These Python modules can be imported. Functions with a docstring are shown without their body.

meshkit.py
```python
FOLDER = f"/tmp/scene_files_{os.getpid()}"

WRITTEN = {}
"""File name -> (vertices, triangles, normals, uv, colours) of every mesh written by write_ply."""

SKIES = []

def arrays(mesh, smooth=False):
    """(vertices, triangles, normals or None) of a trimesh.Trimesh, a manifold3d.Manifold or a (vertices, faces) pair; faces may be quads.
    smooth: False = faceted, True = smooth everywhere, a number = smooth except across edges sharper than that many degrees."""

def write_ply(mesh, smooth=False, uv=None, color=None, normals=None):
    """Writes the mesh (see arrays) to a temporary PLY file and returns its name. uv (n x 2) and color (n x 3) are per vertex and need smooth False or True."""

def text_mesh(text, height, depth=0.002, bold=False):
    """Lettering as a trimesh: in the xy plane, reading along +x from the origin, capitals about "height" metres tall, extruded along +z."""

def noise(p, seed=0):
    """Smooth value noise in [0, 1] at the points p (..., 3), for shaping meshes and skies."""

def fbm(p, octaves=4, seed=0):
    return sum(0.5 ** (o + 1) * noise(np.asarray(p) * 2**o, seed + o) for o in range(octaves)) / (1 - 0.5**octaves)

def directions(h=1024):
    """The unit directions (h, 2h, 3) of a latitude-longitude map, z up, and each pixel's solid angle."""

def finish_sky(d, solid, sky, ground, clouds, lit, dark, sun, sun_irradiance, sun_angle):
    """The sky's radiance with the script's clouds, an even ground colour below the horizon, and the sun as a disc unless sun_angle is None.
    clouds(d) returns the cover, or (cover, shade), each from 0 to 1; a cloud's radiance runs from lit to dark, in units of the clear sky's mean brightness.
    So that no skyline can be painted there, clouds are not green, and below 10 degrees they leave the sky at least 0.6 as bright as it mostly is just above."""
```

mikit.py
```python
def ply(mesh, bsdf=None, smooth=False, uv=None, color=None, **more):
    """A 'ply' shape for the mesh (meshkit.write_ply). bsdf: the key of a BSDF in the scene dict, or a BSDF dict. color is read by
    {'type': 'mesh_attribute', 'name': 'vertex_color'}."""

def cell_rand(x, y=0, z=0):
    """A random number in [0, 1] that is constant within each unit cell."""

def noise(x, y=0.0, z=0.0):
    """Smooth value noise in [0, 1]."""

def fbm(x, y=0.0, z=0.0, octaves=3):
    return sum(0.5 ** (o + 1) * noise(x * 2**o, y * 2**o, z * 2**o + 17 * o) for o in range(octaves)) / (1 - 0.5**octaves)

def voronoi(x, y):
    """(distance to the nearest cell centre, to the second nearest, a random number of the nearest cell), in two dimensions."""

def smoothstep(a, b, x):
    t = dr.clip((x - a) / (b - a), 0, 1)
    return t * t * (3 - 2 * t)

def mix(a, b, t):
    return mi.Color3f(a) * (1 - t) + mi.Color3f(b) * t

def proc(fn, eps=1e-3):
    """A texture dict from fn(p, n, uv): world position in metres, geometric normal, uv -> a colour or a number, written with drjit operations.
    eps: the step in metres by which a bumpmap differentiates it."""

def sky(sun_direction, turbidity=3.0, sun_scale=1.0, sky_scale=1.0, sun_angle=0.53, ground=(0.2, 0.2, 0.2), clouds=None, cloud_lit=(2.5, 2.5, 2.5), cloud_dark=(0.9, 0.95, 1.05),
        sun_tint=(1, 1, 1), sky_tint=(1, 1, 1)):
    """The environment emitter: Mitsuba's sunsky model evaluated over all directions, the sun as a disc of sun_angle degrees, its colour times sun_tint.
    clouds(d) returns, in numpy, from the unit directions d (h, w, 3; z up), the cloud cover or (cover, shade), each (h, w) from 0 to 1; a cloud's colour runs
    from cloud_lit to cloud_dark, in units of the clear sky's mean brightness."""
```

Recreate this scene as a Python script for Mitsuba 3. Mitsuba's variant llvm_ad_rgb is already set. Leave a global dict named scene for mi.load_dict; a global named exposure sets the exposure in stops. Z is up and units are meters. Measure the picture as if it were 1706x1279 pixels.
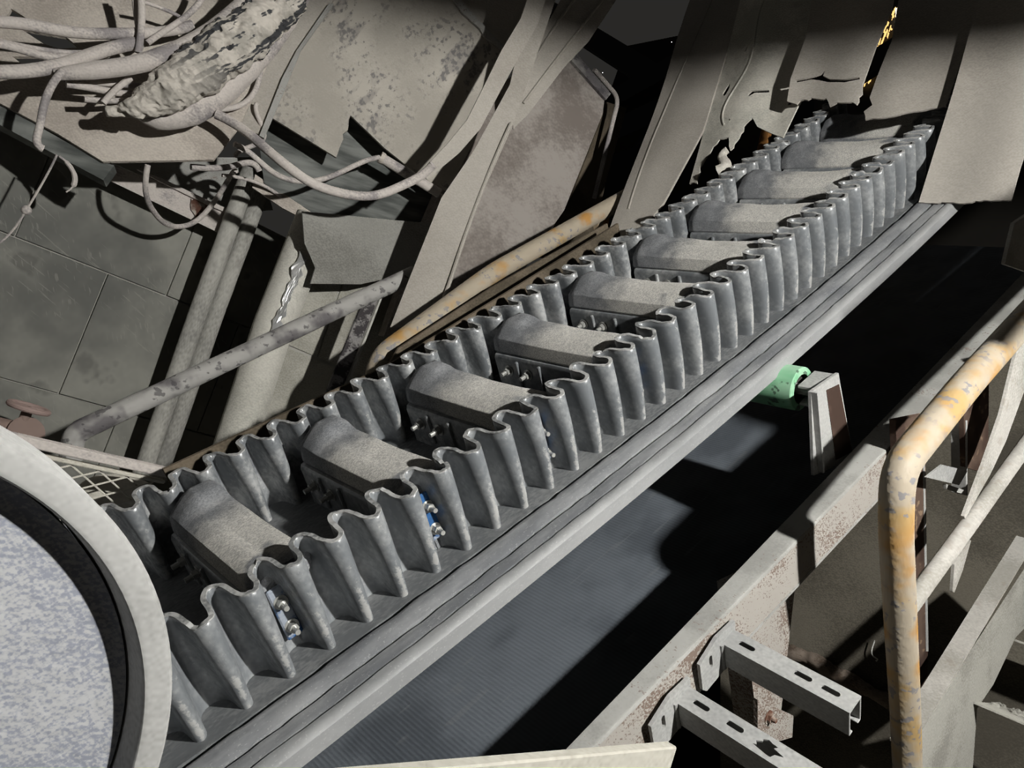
import math
import numpy as np
import trimesh
import drjit as dr
import mitsuba as mi
import mikit
import meshkit
from shapely.geometry import Polygon, Point, LineString
from shapely import affinity
from scipy.interpolate import CubicSpline

scene, labels = {}, {}
rng = np.random.default_rng(7)

# ------------------------------------------------------------------ frames, camera
# Belt frame: u runs up the incline, v across the belt (away from the camera), w is the belt's normal. World: z up, the incline is 45 degrees.
S = math.sqrt(0.5)
BELT = np.array([[S, 0, -S], [0, 1, 0], [S, 0, S]])
ORIGIN = np.array([0, 0, 1.13])
FOCAL = 1281.0
LOOK = np.array([[.70671155, -.66665402, -.23692024], [-.45036576, -.16562929, -.87734692], [.54564592, .72673197, -.41729028]])  # right, down, forward
EYE_B = np.array([-.05030279, -.86856848, .71784305])
EYE = ORIGIN + BELT @ EYE_B
VIEW = LOOK @ BELT.T
cam = np.eye(4)
cam[:3, 0], cam[:3, 1], cam[:3, 2], cam[:3, 3] = -VIEW[0], -VIEW[1], VIEW[2], EYE
scene['camera'] = {'type': 'perspective', 'fov_axis': 'x', 'fov': math.degrees(2 * math.atan(853 / FOCAL)), 'near_clip': 0.01, 'far_clip': 60.0,
                   'to_world': mi.ScalarTransform4f(cam.tolist())}
exposure = 0.0


def W(p):
    """Belt-frame points to the world."""
    return ORIGIN + np.asarray(p, float) @ BELT.T


def dirB(d):
    return np.asarray(d, float) @ BELT.T


# ------------------------------------------------------------------ light: one work lamp at the right of the camera, very weak light of the hall
LAMP = W([1.0, -1.75, 0.98])
LAMP_AIM = W([1.0, 0.5, -0.05])
LAMP_POWER = 9700.0
AMBIENT = 0.022
scene['hall_light'] = {'type': 'constant', 'sampling_weight': 0.5, 'radiance': {'type': 'rgb', 'value': [AMBIENT, AMBIENT * 0.97, AMBIENT * 0.9]}}


# ------------------------------------------------------------------ pixel rays to points of the place
def ray(x, y):
    return np.array([(x - 853) / FOCAL, (y - 639.5) / FOCAL, 1.0]) @ VIEW


def on_plane(x, y, point, normal):
    d, n = ray(x, y), np.asarray(normal, float)
    return EYE + d * (np.dot(np.asarray(point) - EYE, n) / np.dot(d, n))


def atY(x, y, Y):
    return on_plane(x, y, [0, Y, 0], [0, 1, 0])


def atX(x, y, X):
    return on_plane(x, y, [X, 0, 0], [1, 0, 0])


def atZ(x, y, Z):
    return on_plane(x, y, [0, 0, Z], [0, 0, 1])


def at_v(x, y, v):
    return on_plane(x, y, [0, v, 0], [0, 1, 0])


def at_w(x, y, w):
    return on_plane(x, y, W([0, 0, w]), dirB([0, 0, 1]))


def at_u(x, y, u):
    return on_plane(x, y, W([u, 0, 0]), dirB([1, 0, 0]))


def to_belt(p):
    return (np.asarray(p) - ORIGIN) @ BELT


# ------------------------------------------------------------------ materials
noise, fbm, smoothstep, mix = mikit.noise, mikit.fbm, mikit.smoothstep, mikit.mix


def uvw(p):
    x, z = p.x, p.z - 1.13
    return S * (x + z), p.y, S * (z - x)


ALBEDO = 0.74  # all surface colours below are written a little light; this scales them together


def col(*c):
    return mi.Color3f(*(x * ALBEDO for x in c))


def material(name, fn, rough=0.7, spec=0.3, bump=None, bump_scale=0.002, eps=1e-3, metallic=0.0):
    b = {'type': 'principled', 'base_color': mikit.proc(fn), 'roughness': rough, 'specular': spec, 'metallic': metallic}
    if bump is not None:
        b = {'type': 'bumpmap', 'arbitrary': mikit.proc(bump, eps), 'scale': bump_scale, 'bsdf': b}
    scene[name] = {'type': 'twosided', 'bsdf': b}


def plain(name, c, rough=0.6, spec=0.3, metallic=0.0):
    scene[name] = {'type': 'twosided', 'bsdf': {'type': 'principled', 'base_color': {'type': 'rgb', 'value': [x * ALBEDO for x in c]}, 'roughness': rough, 'specular': spec, 'metallic': metallic}}


def rubber_fn(p, n, uv):
    u, v, w = uvw(p)
    streak = fbm(u * 60, v * 60, w * 9, octaves=3)
    cloud = fbm(u * 22, v * 22, w * 17 + 3, octaves=4)
    grain = fbm(u * 170, v * 170, w * 130, octaves=2)
    speck = noise(u * 520, v * 520, w * 420)
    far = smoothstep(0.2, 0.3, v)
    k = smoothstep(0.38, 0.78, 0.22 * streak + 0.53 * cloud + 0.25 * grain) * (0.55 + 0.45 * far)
    c = mix(col(0.165, 0.177, 0.188), col(0.46, 0.468, 0.465), k)
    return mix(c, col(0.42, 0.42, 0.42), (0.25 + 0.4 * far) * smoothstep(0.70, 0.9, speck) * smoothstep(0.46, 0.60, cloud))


material('rubber', rubber_fn, 0.30, 0.8)


def wall_rubber_fn(p, n, uv):
    c = rubber_fn(p, n, uv)
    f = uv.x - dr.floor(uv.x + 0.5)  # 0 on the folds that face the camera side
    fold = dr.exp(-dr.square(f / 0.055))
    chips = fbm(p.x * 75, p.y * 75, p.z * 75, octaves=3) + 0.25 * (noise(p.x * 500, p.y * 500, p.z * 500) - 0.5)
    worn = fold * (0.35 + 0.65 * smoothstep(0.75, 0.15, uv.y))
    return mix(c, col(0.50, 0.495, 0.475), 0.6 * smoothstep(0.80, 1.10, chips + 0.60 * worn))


material('wall_rubber', wall_rubber_fn, 0.32, 0.75)


def flange_fn(p, n, uv):
    u, v, w = uvw(p)
    streak = fbm(u * 4, v * 150, w * 60, octaves=3)
    grain = fbm(u * 130, v * 260, w * 200 + 5, octaves=3)
    speck = noise(u * 420, v * 520, w * 420)
    inner = mix(col(0.125, 0.132, 0.138), col(0.22, 0.225, 0.227), smoothstep(0.35, 0.75, 0.5 * grain + 0.5 * fbm(u * 9, v * 20, 3, octaves=3)))
    outer = mix(col(0.155, 0.162, 0.173), col(0.29, 0.295, 0.30), smoothstep(0.25, 0.75, 0.25 * streak + 0.15 * grain + 0.6 * fbm(u * 10, v * 34, 1, octaves=3)))
    outer = mix(outer, col(0.38, 0.385, 0.38), 0.45 * smoothstep(0.0925, 0.094, -v))
    c = mix(inner, outer, smoothstep(0.016, 0.020, -v))
    return mix(c, col(0.45, 0.45, 0.44), 0.35 * smoothstep(0.74, 0.9, speck) * smoothstep(0.016, 0.020, -v))


material('flange_rubber', flange_fn, 0.55, 0.35)


def cleat_fn(p, n, uv):
    u, v, w = uvw(p)
    grain = fbm(u * 420, v * 620, w * 420, octaves=3)
    soft = fbm(u * 40, v * 40, w * 40, octaves=3)
    patch = smoothstep(-0.025, 0.075, 0.30 - v + 0.07 * (soft - 0.5)) * smoothstep(-0.01, 0.03, v - 0.085 + 0.12 * (fbm(u * 30, v * 30, 4, octaves=2) - 0.5))
    c = mix(col(0.16, 0.168, 0.18), col(0.31, 0.315, 0.325), smoothstep(0.3, 0.75, 0.6 * grain + 0.4 * soft))
    d = mix(col(0.44, 0.43, 0.405), col(0.70, 0.68, 0.63), smoothstep(0.3, 0.7, grain))
    return mix(c, d, patch)


def cleat_bump(p, n, uv):
    u, v, w = uvw(p)
    return fbm(u * 420, v * 620, w * 420, octaves=3)


material('cleat_rubber', cleat_fn, 0.7, 0.25, cleat_bump, 0.0011, 4e-4)


def dusty_fn(base, dust, lo, hi, scale=6.0, grain=0.16, stretch=(1, 1, 1), pits=0.0, pitcol=(0.05, 0.05, 0.05)):
    def fn(p, n, uv):
        x, y, z = p.x * stretch[0], p.y * stretch[1], p.z * stretch[2]
        big = fbm(x * scale, y * scale, z * scale, octaves=4)
        small = noise(x * 260, y * 260, z * 260)
        k = smoothstep(lo, hi, big + grain * (small - 0.5))
        c = mix(col(*base), col(*dust), k)
        c = c * (0.9 + 0.2 * small)
        if pits:
            q = fbm(x * scale * 5, y * scale * 5, z * scale * 5 + 9, octaves=3)
            c = mix(c, col(*pitcol), pits * smoothstep(0.62, 0.78, q + 0.25 * (big - 0.5)))
        return c
    return fn


def dust_bump(s=70, k=3):
    def fn(p, n, uv):
        return fbm(p.x * s, p.y * s, p.z * s, octaves=k)
    return fn


def dusty(name, base, dust, lo=0.3, hi=0.6, scale=6.0, rough=0.85, bump=0.0015, bs=70, **k):
    material(name, dusty_fn(base, dust, lo, hi, scale, **k), rough, 0.15, dust_bump(bs) if bump else None, bump)


dusty('wheel_dust', (0.35, 0.35, 0.337), (0.42, 0.42, 0.407), 0.3, 0.6, 7, bump=0, grain=0.1)


def disc_fn(p, n, uv):
    a = fbm(p.x * 330, p.y * 330, p.z * 330, octaves=3)
    b = fbm(p.x * 12, p.y * 12, p.z * 12 + 4, octaves=3)
    s = noise(p.x * 300, p.y * 300, p.z * 300)
    c = mix(col(0.27, 0.285, 0.335), col(0.45, 0.455, 0.465), smoothstep(0.28, 0.66, a + 0.5 * (b - 0.5) + 0.18 * (s - 0.5)))
    return c


material('disc_dust', disc_fn, 0.9, 0.1, dust_bump(90, 3), 0.002)


def beam_fn(p, n, uv):
    big = fbm(p.x * 9, p.y * 9, p.z * 9, octaves=4)
    mid = fbm(p.x * 26, p.y * 26, p.z * 26, octaves=3)
    g = noise(p.x * 330, p.y * 330, p.z * 330)
    h = noise(p.x * 170 + 5, p.y * 170, p.z * 170)
    c = mix(col(0.30, 0.298, 0.28), col(0.41, 0.408, 0.385), smoothstep(0.3, 0.62, big + 0.15 * (g - 0.5)))
    k = smoothstep(0.66, 0.84, 0.5 * g + 0.3 * h + 0.5 * (mid - 0.25))
    return mix(c, col(0.20, 0.145, 0.12), 0.75 * k)


material('beam_dust', beam_fn, 0.85, 0.15, dust_bump(110), 0.0012)


def beamrust_fn(p, n, uv):
    mid = fbm(p.x * 12, p.y * 12, p.z * 12, octaves=4)
    g = noise(p.x * 420, p.y * 420, p.z * 420)
    h = noise(p.x * 240 + 5, p.y * 240, p.z * 240)
    c = mix(col(0.34, 0.315, 0.285), col(0.44, 0.42, 0.385), mid)
    k = smoothstep(0.46, 0.72, 0.45 * g + 0.35 * h + 0.8 * (mid - 0.36))
    return mix(c, col(0.15, 0.095, 0.07), 0.8 * k)


material('beam_rust', beamrust_fn, 0.9, 0.1, dust_bump(150), 0.0015)

dusty('galvanised', (0.34, 0.342, 0.335), (0.42, 0.42, 0.405), 0.3, 0.65, 9, rough=0.6, bump=0.0004)
dusty('dusty_strip', (0.36, 0.333, 0.295), (0.45, 0.42, 0.375), 0.25, 0.6, 3, bump=0.0006, bs=30, grain=0.08)
dusty('torn_strip', (0.42, 0.42, 0.37), (0.66, 0.63, 0.56), 0.25, 0.6, 5, bump=0.003, bs=40, grain=0.1, pits=0.3, pitcol=(0.22, 0.2, 0.17))
dusty('plate_dust', (0.47, 0.42, 0.37), (0.62, 0.565, 0.50), 0.25, 0.6, 7, bump=0.0035, bs=110)
dusty('cable_dust', (0.33, 0.305, 0.305), (0.62, 0.57, 0.53), 0.28, 0.55, 12, bump=0.0012, bs=90)


def loom_fn(p, n, uv):
    a = fbm(p.x * 20, p.y * 20, p.z * 20, octaves=4)
    g = noise(p.x * 240, p.y * 240, p.z * 240)
    c = mix(col(0.42, 0.395, 0.35), col(0.64, 0.595, 0.53), smoothstep(0.28, 0.58, a + 0.15 * (g - 0.5)))
    t = p.x * 0.55 + p.z * 0.84
    q = p.x * 0.84 - p.z * 0.55
    run = fbm(t * 9, q * 85, p.y * 60, octaves=3)
    top = smoothstep(2.16, 2.30, p.z + 0.12 * (a - 0.5))
    return mix(c, col(0.06, 0.062, 0.066), smoothstep(0.50, 0.58, run) * top)


material('loom_crust', loom_fn, 0.75, 0.25, dust_bump(120, 4), 0.004)



def chute_fn(p, n, uv):
    a = fbm(p.x * 6, p.y * 6, p.z * 4, octaves=4)
    fine = fbm(p.x * 120, p.y * 120, p.z * 75, octaves=4)
    smear = fbm(p.x * 34 - p.z * 12, p.y * 34, p.z * 9 + p.x * 6, octaves=4)
    g = noise(p.x * 240, p.y * 240, p.z * 240)
    c = mix(col(0.42, 0.392, 0.345), col(0.54, 0.505, 0.445), smoothstep(0.3, 0.6, a + 0.12 * (g - 0.5)))
    c = mix(c, col(0.30, 0.28, 0.265), 0.7 * smoothstep(0.47, 0.62, smear) * smoothstep(0.40, 0.60, a + 0.25 * (fine - 0.5)))
    return mix(c, col(0.17, 0.165, 0.165), 0.75 * smoothstep(0.53, 0.64, 0.62 * fine + 0.38 * smear) * smoothstep(0.34, 0.52, a))


material('chute_dust', chute_fn, 0.85, 0.15, dust_bump(60), 0.0015)


def rustpanel_fn(p, n, uv):
    a = fbm(p.x * 9, p.y * 9, p.z * 5, octaves=4)
    g = noise(p.x * 170, p.y * 170, p.z * 170)
    h = noise(p.x * 60, p.y * 60, p.z * 60)
    c = mix(col(0.23, 0.20, 0.18), col(0.41, 0.375, 0.345), smoothstep(0.25, 0.75, a + 0.22 * (g - 0.5) + 0.18 * (h - 0.5)))
    return c


material('panel_rust', rustpanel_fn, 0.9, 0.1, dust_bump(120), 0.0015)


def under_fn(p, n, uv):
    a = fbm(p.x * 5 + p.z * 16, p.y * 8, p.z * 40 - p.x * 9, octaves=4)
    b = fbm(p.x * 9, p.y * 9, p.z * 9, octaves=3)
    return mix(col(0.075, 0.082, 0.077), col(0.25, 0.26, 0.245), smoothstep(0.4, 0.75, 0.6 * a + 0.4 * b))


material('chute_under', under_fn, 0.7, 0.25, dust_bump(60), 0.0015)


def wall_fn(p, n, uv):
    a = fbm(p.x * 3, p.y * 3, p.z * 3, octaves=5)
    b = fbm(p.x * 13, p.y * 13, p.z * 9 + 3, octaves=4)
    s1 = fbm(p.x * 160 + p.z * 90, 2, p.z * 26 - p.x * 10, octaves=2)
    s2 = fbm(p.x * 20 - p.z * 6, 7, p.z * 150 + p.x * 60, octaves=2)
    m = smoothstep(0.45, 0.62, fbm(p.x * 7, 3, p.z * 7, octaves=3))
    c = mix(col(0.15, 0.152, 0.14), col(0.34, 0.337, 0.30), smoothstep(0.32, 0.68, 0.6 * a + 0.4 * b))
    c = mix(c, col(0.06, 0.06, 0.058), 0.5 * smoothstep(0.62, 0.74, b))
    return mix(c, col(0.40, 0.39, 0.35), 0.35 * m * dr.maximum(smoothstep(0.70, 0.86, s1), smoothstep(0.70, 0.86, s2)))


material('wall_panel_stain', wall_fn, 0.75, 0.2, dust_bump(25), 0.002)
plain('joint_dust', (0.42, 0.41, 0.37), 0.9, 0.1)


def yellow_fn(flakes):
    def fn(p, n, uv):
        a = fbm(p.x * 16, p.y * 16, p.z * 16, octaves=4)
        f = fbm(p.x * 75, p.y * 75, p.z * 75, octaves=3)
        b = fbm(p.x * 7 + 4, p.y * 7, p.z * 7, octaves=2)
        c = mix(col(0.47, 0.25, 0.075), col(0.46, 0.315, 0.14), smoothstep(0.35, 0.6, b))
        c = mix(c, col(0.43, 0.37, 0.285), smoothstep(0.36 - 0.1 * flakes, 0.60 - 0.1 * flakes, a))
        c = mix(c, col(0.23, 0.23, 0.25), 0.8 * smoothstep(0.60, 0.68, f) * smoothstep(0.44, 0.56, b))
        return c
    return fn


material('yellow_paint', yellow_fn(0.3), 0.6, 0.3, dust_bump(120), 0.0012)
material('worn_yellow_paint', yellow_fn(1.0), 0.7, 0.25, dust_bump(140), 0.0018)


def greyrail_fn(p, n, uv):
    a = fbm(p.x * 14, p.y * 14, p.z * 14, octaves=4)
    f = fbm(p.x * 60, p.y * 60, p.z * 60, octaves=3)
    return mix(mix(col(0.16, 0.15, 0.155), col(0.42, 0.41, 0.39), smoothstep(0.36, 0.6, a)), col(0.08, 0.075, 0.08), 0.7 * smoothstep(0.6, 0.7, f))


material('grey_rail_paint', greyrail_fn, 0.8, 0.2, dust_bump(90), 0.002)


def rust_fn(p, n, uv):
    a = fbm(p.x * 40, p.y * 40, p.z * 40, octaves=3)
    b = fbm(p.x * 8, p.y * 8, p.z * 8, octaves=3)
    c = mix(col(0.11, 0.055, 0.04), col(0.22, 0.12, 0.08), smoothstep(0.35, 0.65, a))
    return mix(c, col(0.46, 0.42, 0.37), smoothstep(0.48, 0.62, 0.5 * a + 0.5 * b))


material('rust_dust', rust_fn, 0.9, 0.1, dust_bump(140), 0.002)


def rustplain_fn(p, n, uv):
    a = fbm(p.x * 60, p.y * 60, p.z * 60, octaves=3)
    b = fbm(p.x * 14, p.y * 14, p.z * 14, octaves=3)
    c = mix(col(0.060, 0.038, 0.030), col(0.115, 0.078, 0.060), smoothstep(0.35, 0.65, b))
    return mix(c, col(0.30, 0.21, 0.14), 0.7 * smoothstep(0.60, 0.72, a) * smoothstep(0.45, 0.6, b))


material('rust_plain', rustplain_fn, 0.9, 0.1, dust_bump(140), 0.001)


def green_fn(p, n, uv):
    a = fbm(p.x * 22, p.y * 10, p.z * 22, octaves=4)
    f = fbm(p.x * 60, p.y * 60, p.z * 60, octaves=3)
    c = mix(col(0.20, 0.47, 0.27), col(0.33, 0.56, 0.38), smoothstep(0.35, 0.65, a))
    return mix(c, col(0.06, 0.10, 0.07), 0.85 * smoothstep(0.64, 0.70, f))


material('green_paint', green_fn, 0.55, 0.35)


def returnbelt_fn(p, n, uv):
    u, v, w = uvw(p)
    rib = 0.5 + 0.5 * dr.sin(u * 2 * math.pi / 0.0085)
    cloud = fbm(u * 7, v * 9, 2, octaves=4)
    scr = noise(u * 14 + v * 5, v * 110, 1.0)
    c = mix(col(0.080, 0.092, 0.108), col(0.155, 0.175, 0.200), smoothstep(0.3, 0.7, cloud) * 0.7 + 0.3 * rib)
    return mix(c, col(0.20, 0.21, 0.22), 0.30 * smoothstep(0.86, 0.96, scr))


def returnbelt_bump(p, n, uv):
    u, v, w = uvw(p)
    return 0.35 * dr.sin(u * 2 * math.pi / 0.0085) + fbm(u * 16, v * 16, 0, octaves=3)


material('return_rubber', returnbelt_fn, 0.55, 0.4, returnbelt_bump, 0.0012)
plain('bolt_steel', (0.60, 0.60, 0.57), 0.35, 0.5, 0.6)
dusty('blue_paint', (0.035, 0.11, 0.27), (0.30, 0.33, 0.38), 0.42, 0.62, 34, rough=0.5, bump=0)
dusty('dark_flaked', (0.055, 0.05, 0.052), (0.25, 0.24, 0.235), 0.45, 0.65, 40)
plain('steel_dark', (0.05, 0.047, 0.043), 0.8, 0.2)
plain('skirt_brown', (0.13, 0.105, 0.07), 0.8, 0.2)
dusty('skirt_dust', (0.085, 0.070, 0.050), (0.16, 0.13, 0.095), 0.3, 0.65, 8)
dusty('pipe_dust', (0.30, 0.295, 0.275), (0.48, 0.47, 0.43), 0.3, 0.6, 9, stretch=(1, 1, 0.4), pits=0.3, pitcol=(0.1, 0.09, 0.09))
dusty('sheet_grey', (0.22, 0.215, 0.195), (0.32, 0.315, 0.29), 0.3, 0.6, 5, bump=0.0005)
dusty('duct_wrap', (0.54, 0.53, 0.47), (0.66, 0.64, 0.575), 0.3, 0.6, 4, bump=0.001)
dusty('stair_dust', (0.34, 0.33, 0.295), (0.46, 0.45, 0.405), 0.3, 0.6, 7, bump=0.0015, bs=110)
dusty('rail_grey', (0.40, 0.385, 0.345), (0.52, 0.50, 0.46), 0.3, 0.6, 8, pits=0.25, pitcol=(0.25, 0.19, 0.14))
dusty('dirt_brown', (0.14, 0.105, 0.08), (0.27, 0.22, 0.18), 0.3, 0.6, 30)
dusty('guard_cream', (0.32, 0.30, 0.25), (0.40, 0.385, 0.335), 0.3, 0.6, 5, bump=0)
dusty('cream_steel', (0.56, 0.53, 0.45), (0.66, 0.63, 0.55), 0.3, 0.6, 6, bump=0.0006)
dusty('pier_dust', (0.34, 0.33, 0.285), (0.48, 0.465, 0.41), 0.3, 0.65, 5)
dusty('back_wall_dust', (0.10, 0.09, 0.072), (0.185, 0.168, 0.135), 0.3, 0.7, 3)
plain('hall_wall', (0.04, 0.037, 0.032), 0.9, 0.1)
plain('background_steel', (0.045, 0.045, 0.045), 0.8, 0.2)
plain('valve_pink', (0.42, 0.31, 0.28), 0.7, 0.2)
plain('valve_rust', (0.30, 0.22, 0.19), 0.8, 0.2)
plain('mesh_wire', (0.66, 0.63, 0.55), 0.6, 0.2)
plain('foil', (0.75, 0.75, 0.74), 0.28, 0.5, 0.7)
plain('white_wire', (0.75, 0.74, 0.70), 0.7, 0.2)
plain('orange_post_paint', (0.28, 0.13, 0.04), 0.7, 0.2)


# ------------------------------------------------------------------ mesh helpers
def put(key, mesh, bsdf, label=None, cat=None, group=None, kind=None, smooth=35):
    assert key not in scene, key
    scene[key] = mikit.ply(mesh, bsdf, smooth=smooth)
    tag(key, label, cat, group, kind)


def tag(key, label=None, cat=None, group=None, kind=None):
    d = {k: x for k, x in (('label', label), ('category', cat), ('group', group), ('kind', kind)) if x}
    if d:
        labels[key] = d


def num(name, i):
    return name if i == 0 else f'{name}_{i:03d}'


def cbox(size, bevel=0.0):
    """A box about the origin with chamfered edges."""
    h = np.asarray(size, float) / 2
    if bevel <= 0:
        return trimesh.creation.box(size)
    b = min(bevel, 0.45 * 2 * h.min())
    pts = [np.array([sx * (h[0] - (a != 0) * b), sy * (h[1] - (a != 1) * b), sz * (h[2] - (a != 2) * b)])
           for sx in (-1, 1) for sy in (-1, 1) for sz in (-1, 1) for a in range(3)]
    return trimesh.convex.convex_hull(np.array(pts))


def boxB(u0, u1, v0, v1, w0, w1, bevel=0.002):
    m = cbox([u1 - u0, v1 - v0, w1 - w0], bevel)
    m.vertices = W(m.vertices + [(u0 + u1) / 2, (v0 + v1) / 2, (w0 + w1) / 2])
    return m


def box_between(a, b, wide, tall, up, bevel=0.002):
    """A bar from a to b, wide across, tall along up."""
    a, b = np.asarray(a, float), np.asarray(b, float)
    x = (b - a) / np.linalg.norm(b - a)
    z = np.asarray(up, float) - x * np.dot(up, x)
    z /= np.linalg.norm(z)
    y = np.cross(z, x)
    m = cbox([np.linalg.norm(b - a), wide, tall], bevel)
    m.vertices = (a + b) / 2 + m.vertices @ np.array([x, y, z])
    return m


def tube(path, r, sides=14, rough=0.0, seed=0):
    p = np.asarray(path, float)
    t = np.gradient(p, axis=0)
    t /= np.linalg.norm(t, axis=1, keepdims=True) + 1e-12
    a = np.cross(t[0], [0.3, 0.2, 0.93])
    a /= np.linalg.norm(a)
    rows = []
    ang = np.arange(sides) * 2 * math.pi / sides
    rr = np.broadcast_to(r, (len(p),))
    for i in range(len(p)):
        a = a - t[i] * np.dot(a, t[i])
        a /= np.linalg.norm(a)
        b = np.cross(t[i], a)
        ring = p[i] + rr[i] * (np.cos(ang)[:, None] * a + np.sin(ang)[:, None] * b)
        rows.append(ring)
    v = np.vstack(rows + [p[:1], p[-1:]])
    if rough:
        k = len(p) * sides
        c = np.repeat(p, sides, 0)
        out = v[:k] - c
        v[:k] = c + out * (1 + rough * (meshkit.fbm(v[:k] * 28 + seed, 4, seed)[:, None] * 2 - 1))
    i, j = np.meshgrid(np.arange(len(p) - 1), np.arange(sides), indexing='ij')
    q = np.stack([i * sides + j, i * sides + (j + 1) % sides, (i + 1) * sides + (j + 1) % sides, (i + 1) * sides + j], -1).reshape(-1, 4)
    f = np.vstack([q[:, [0, 1, 2]], q[:, [0, 2, 3]]])
    n, e = len(p) * sides, (len(p) - 1) * sides
    k = np.arange(sides)
    f = np.vstack([f, np.stack([np.full(sides, n), (k + 1) % sides, k], 1), np.stack([np.full(sides, n + 1), e + k, e + (k + 1) % sides], 1)])
    return trimesh.Trimesh(v, f, process=False)


def spline(points, n=40):
    p = np.asarray(points, float)
    s = np.r_[0, np.cumsum(np.linalg.norm(np.diff(p, axis=0), axis=1))]
    return CubicSpline(s, p)(np.linspace(0, s[-1], n))


def bent(points, radius, n=8):
    """A polyline with rounded corners."""
    p = [np.asarray(x, float) for x in points]
    out = [p[0]]
    for a, b, c in zip(p, p[1:], p[2:]):
        x, y = a - b, c - b
        lx, ly = np.linalg.norm(x), np.linalg.norm(y)
        r = min(radius, 0.45 * lx, 0.45 * ly)
        s, e = b + x / lx * r, b + y / ly * r
        for k in np.linspace(0, 1, n):
            out.append((1 - k) ** 2 * s + 2 * k * (1 - k) * b + k * k * e)
    out.append(p[-1])
    dense = [out[0]]
    for a, b in zip(out, out[1:]):
        m = max(1, int(np.linalg.norm(b - a) / 0.05))
        dense += [a + (b - a) * (k + 1) / m for k in range(m)]
    return np.array(dense)


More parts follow.
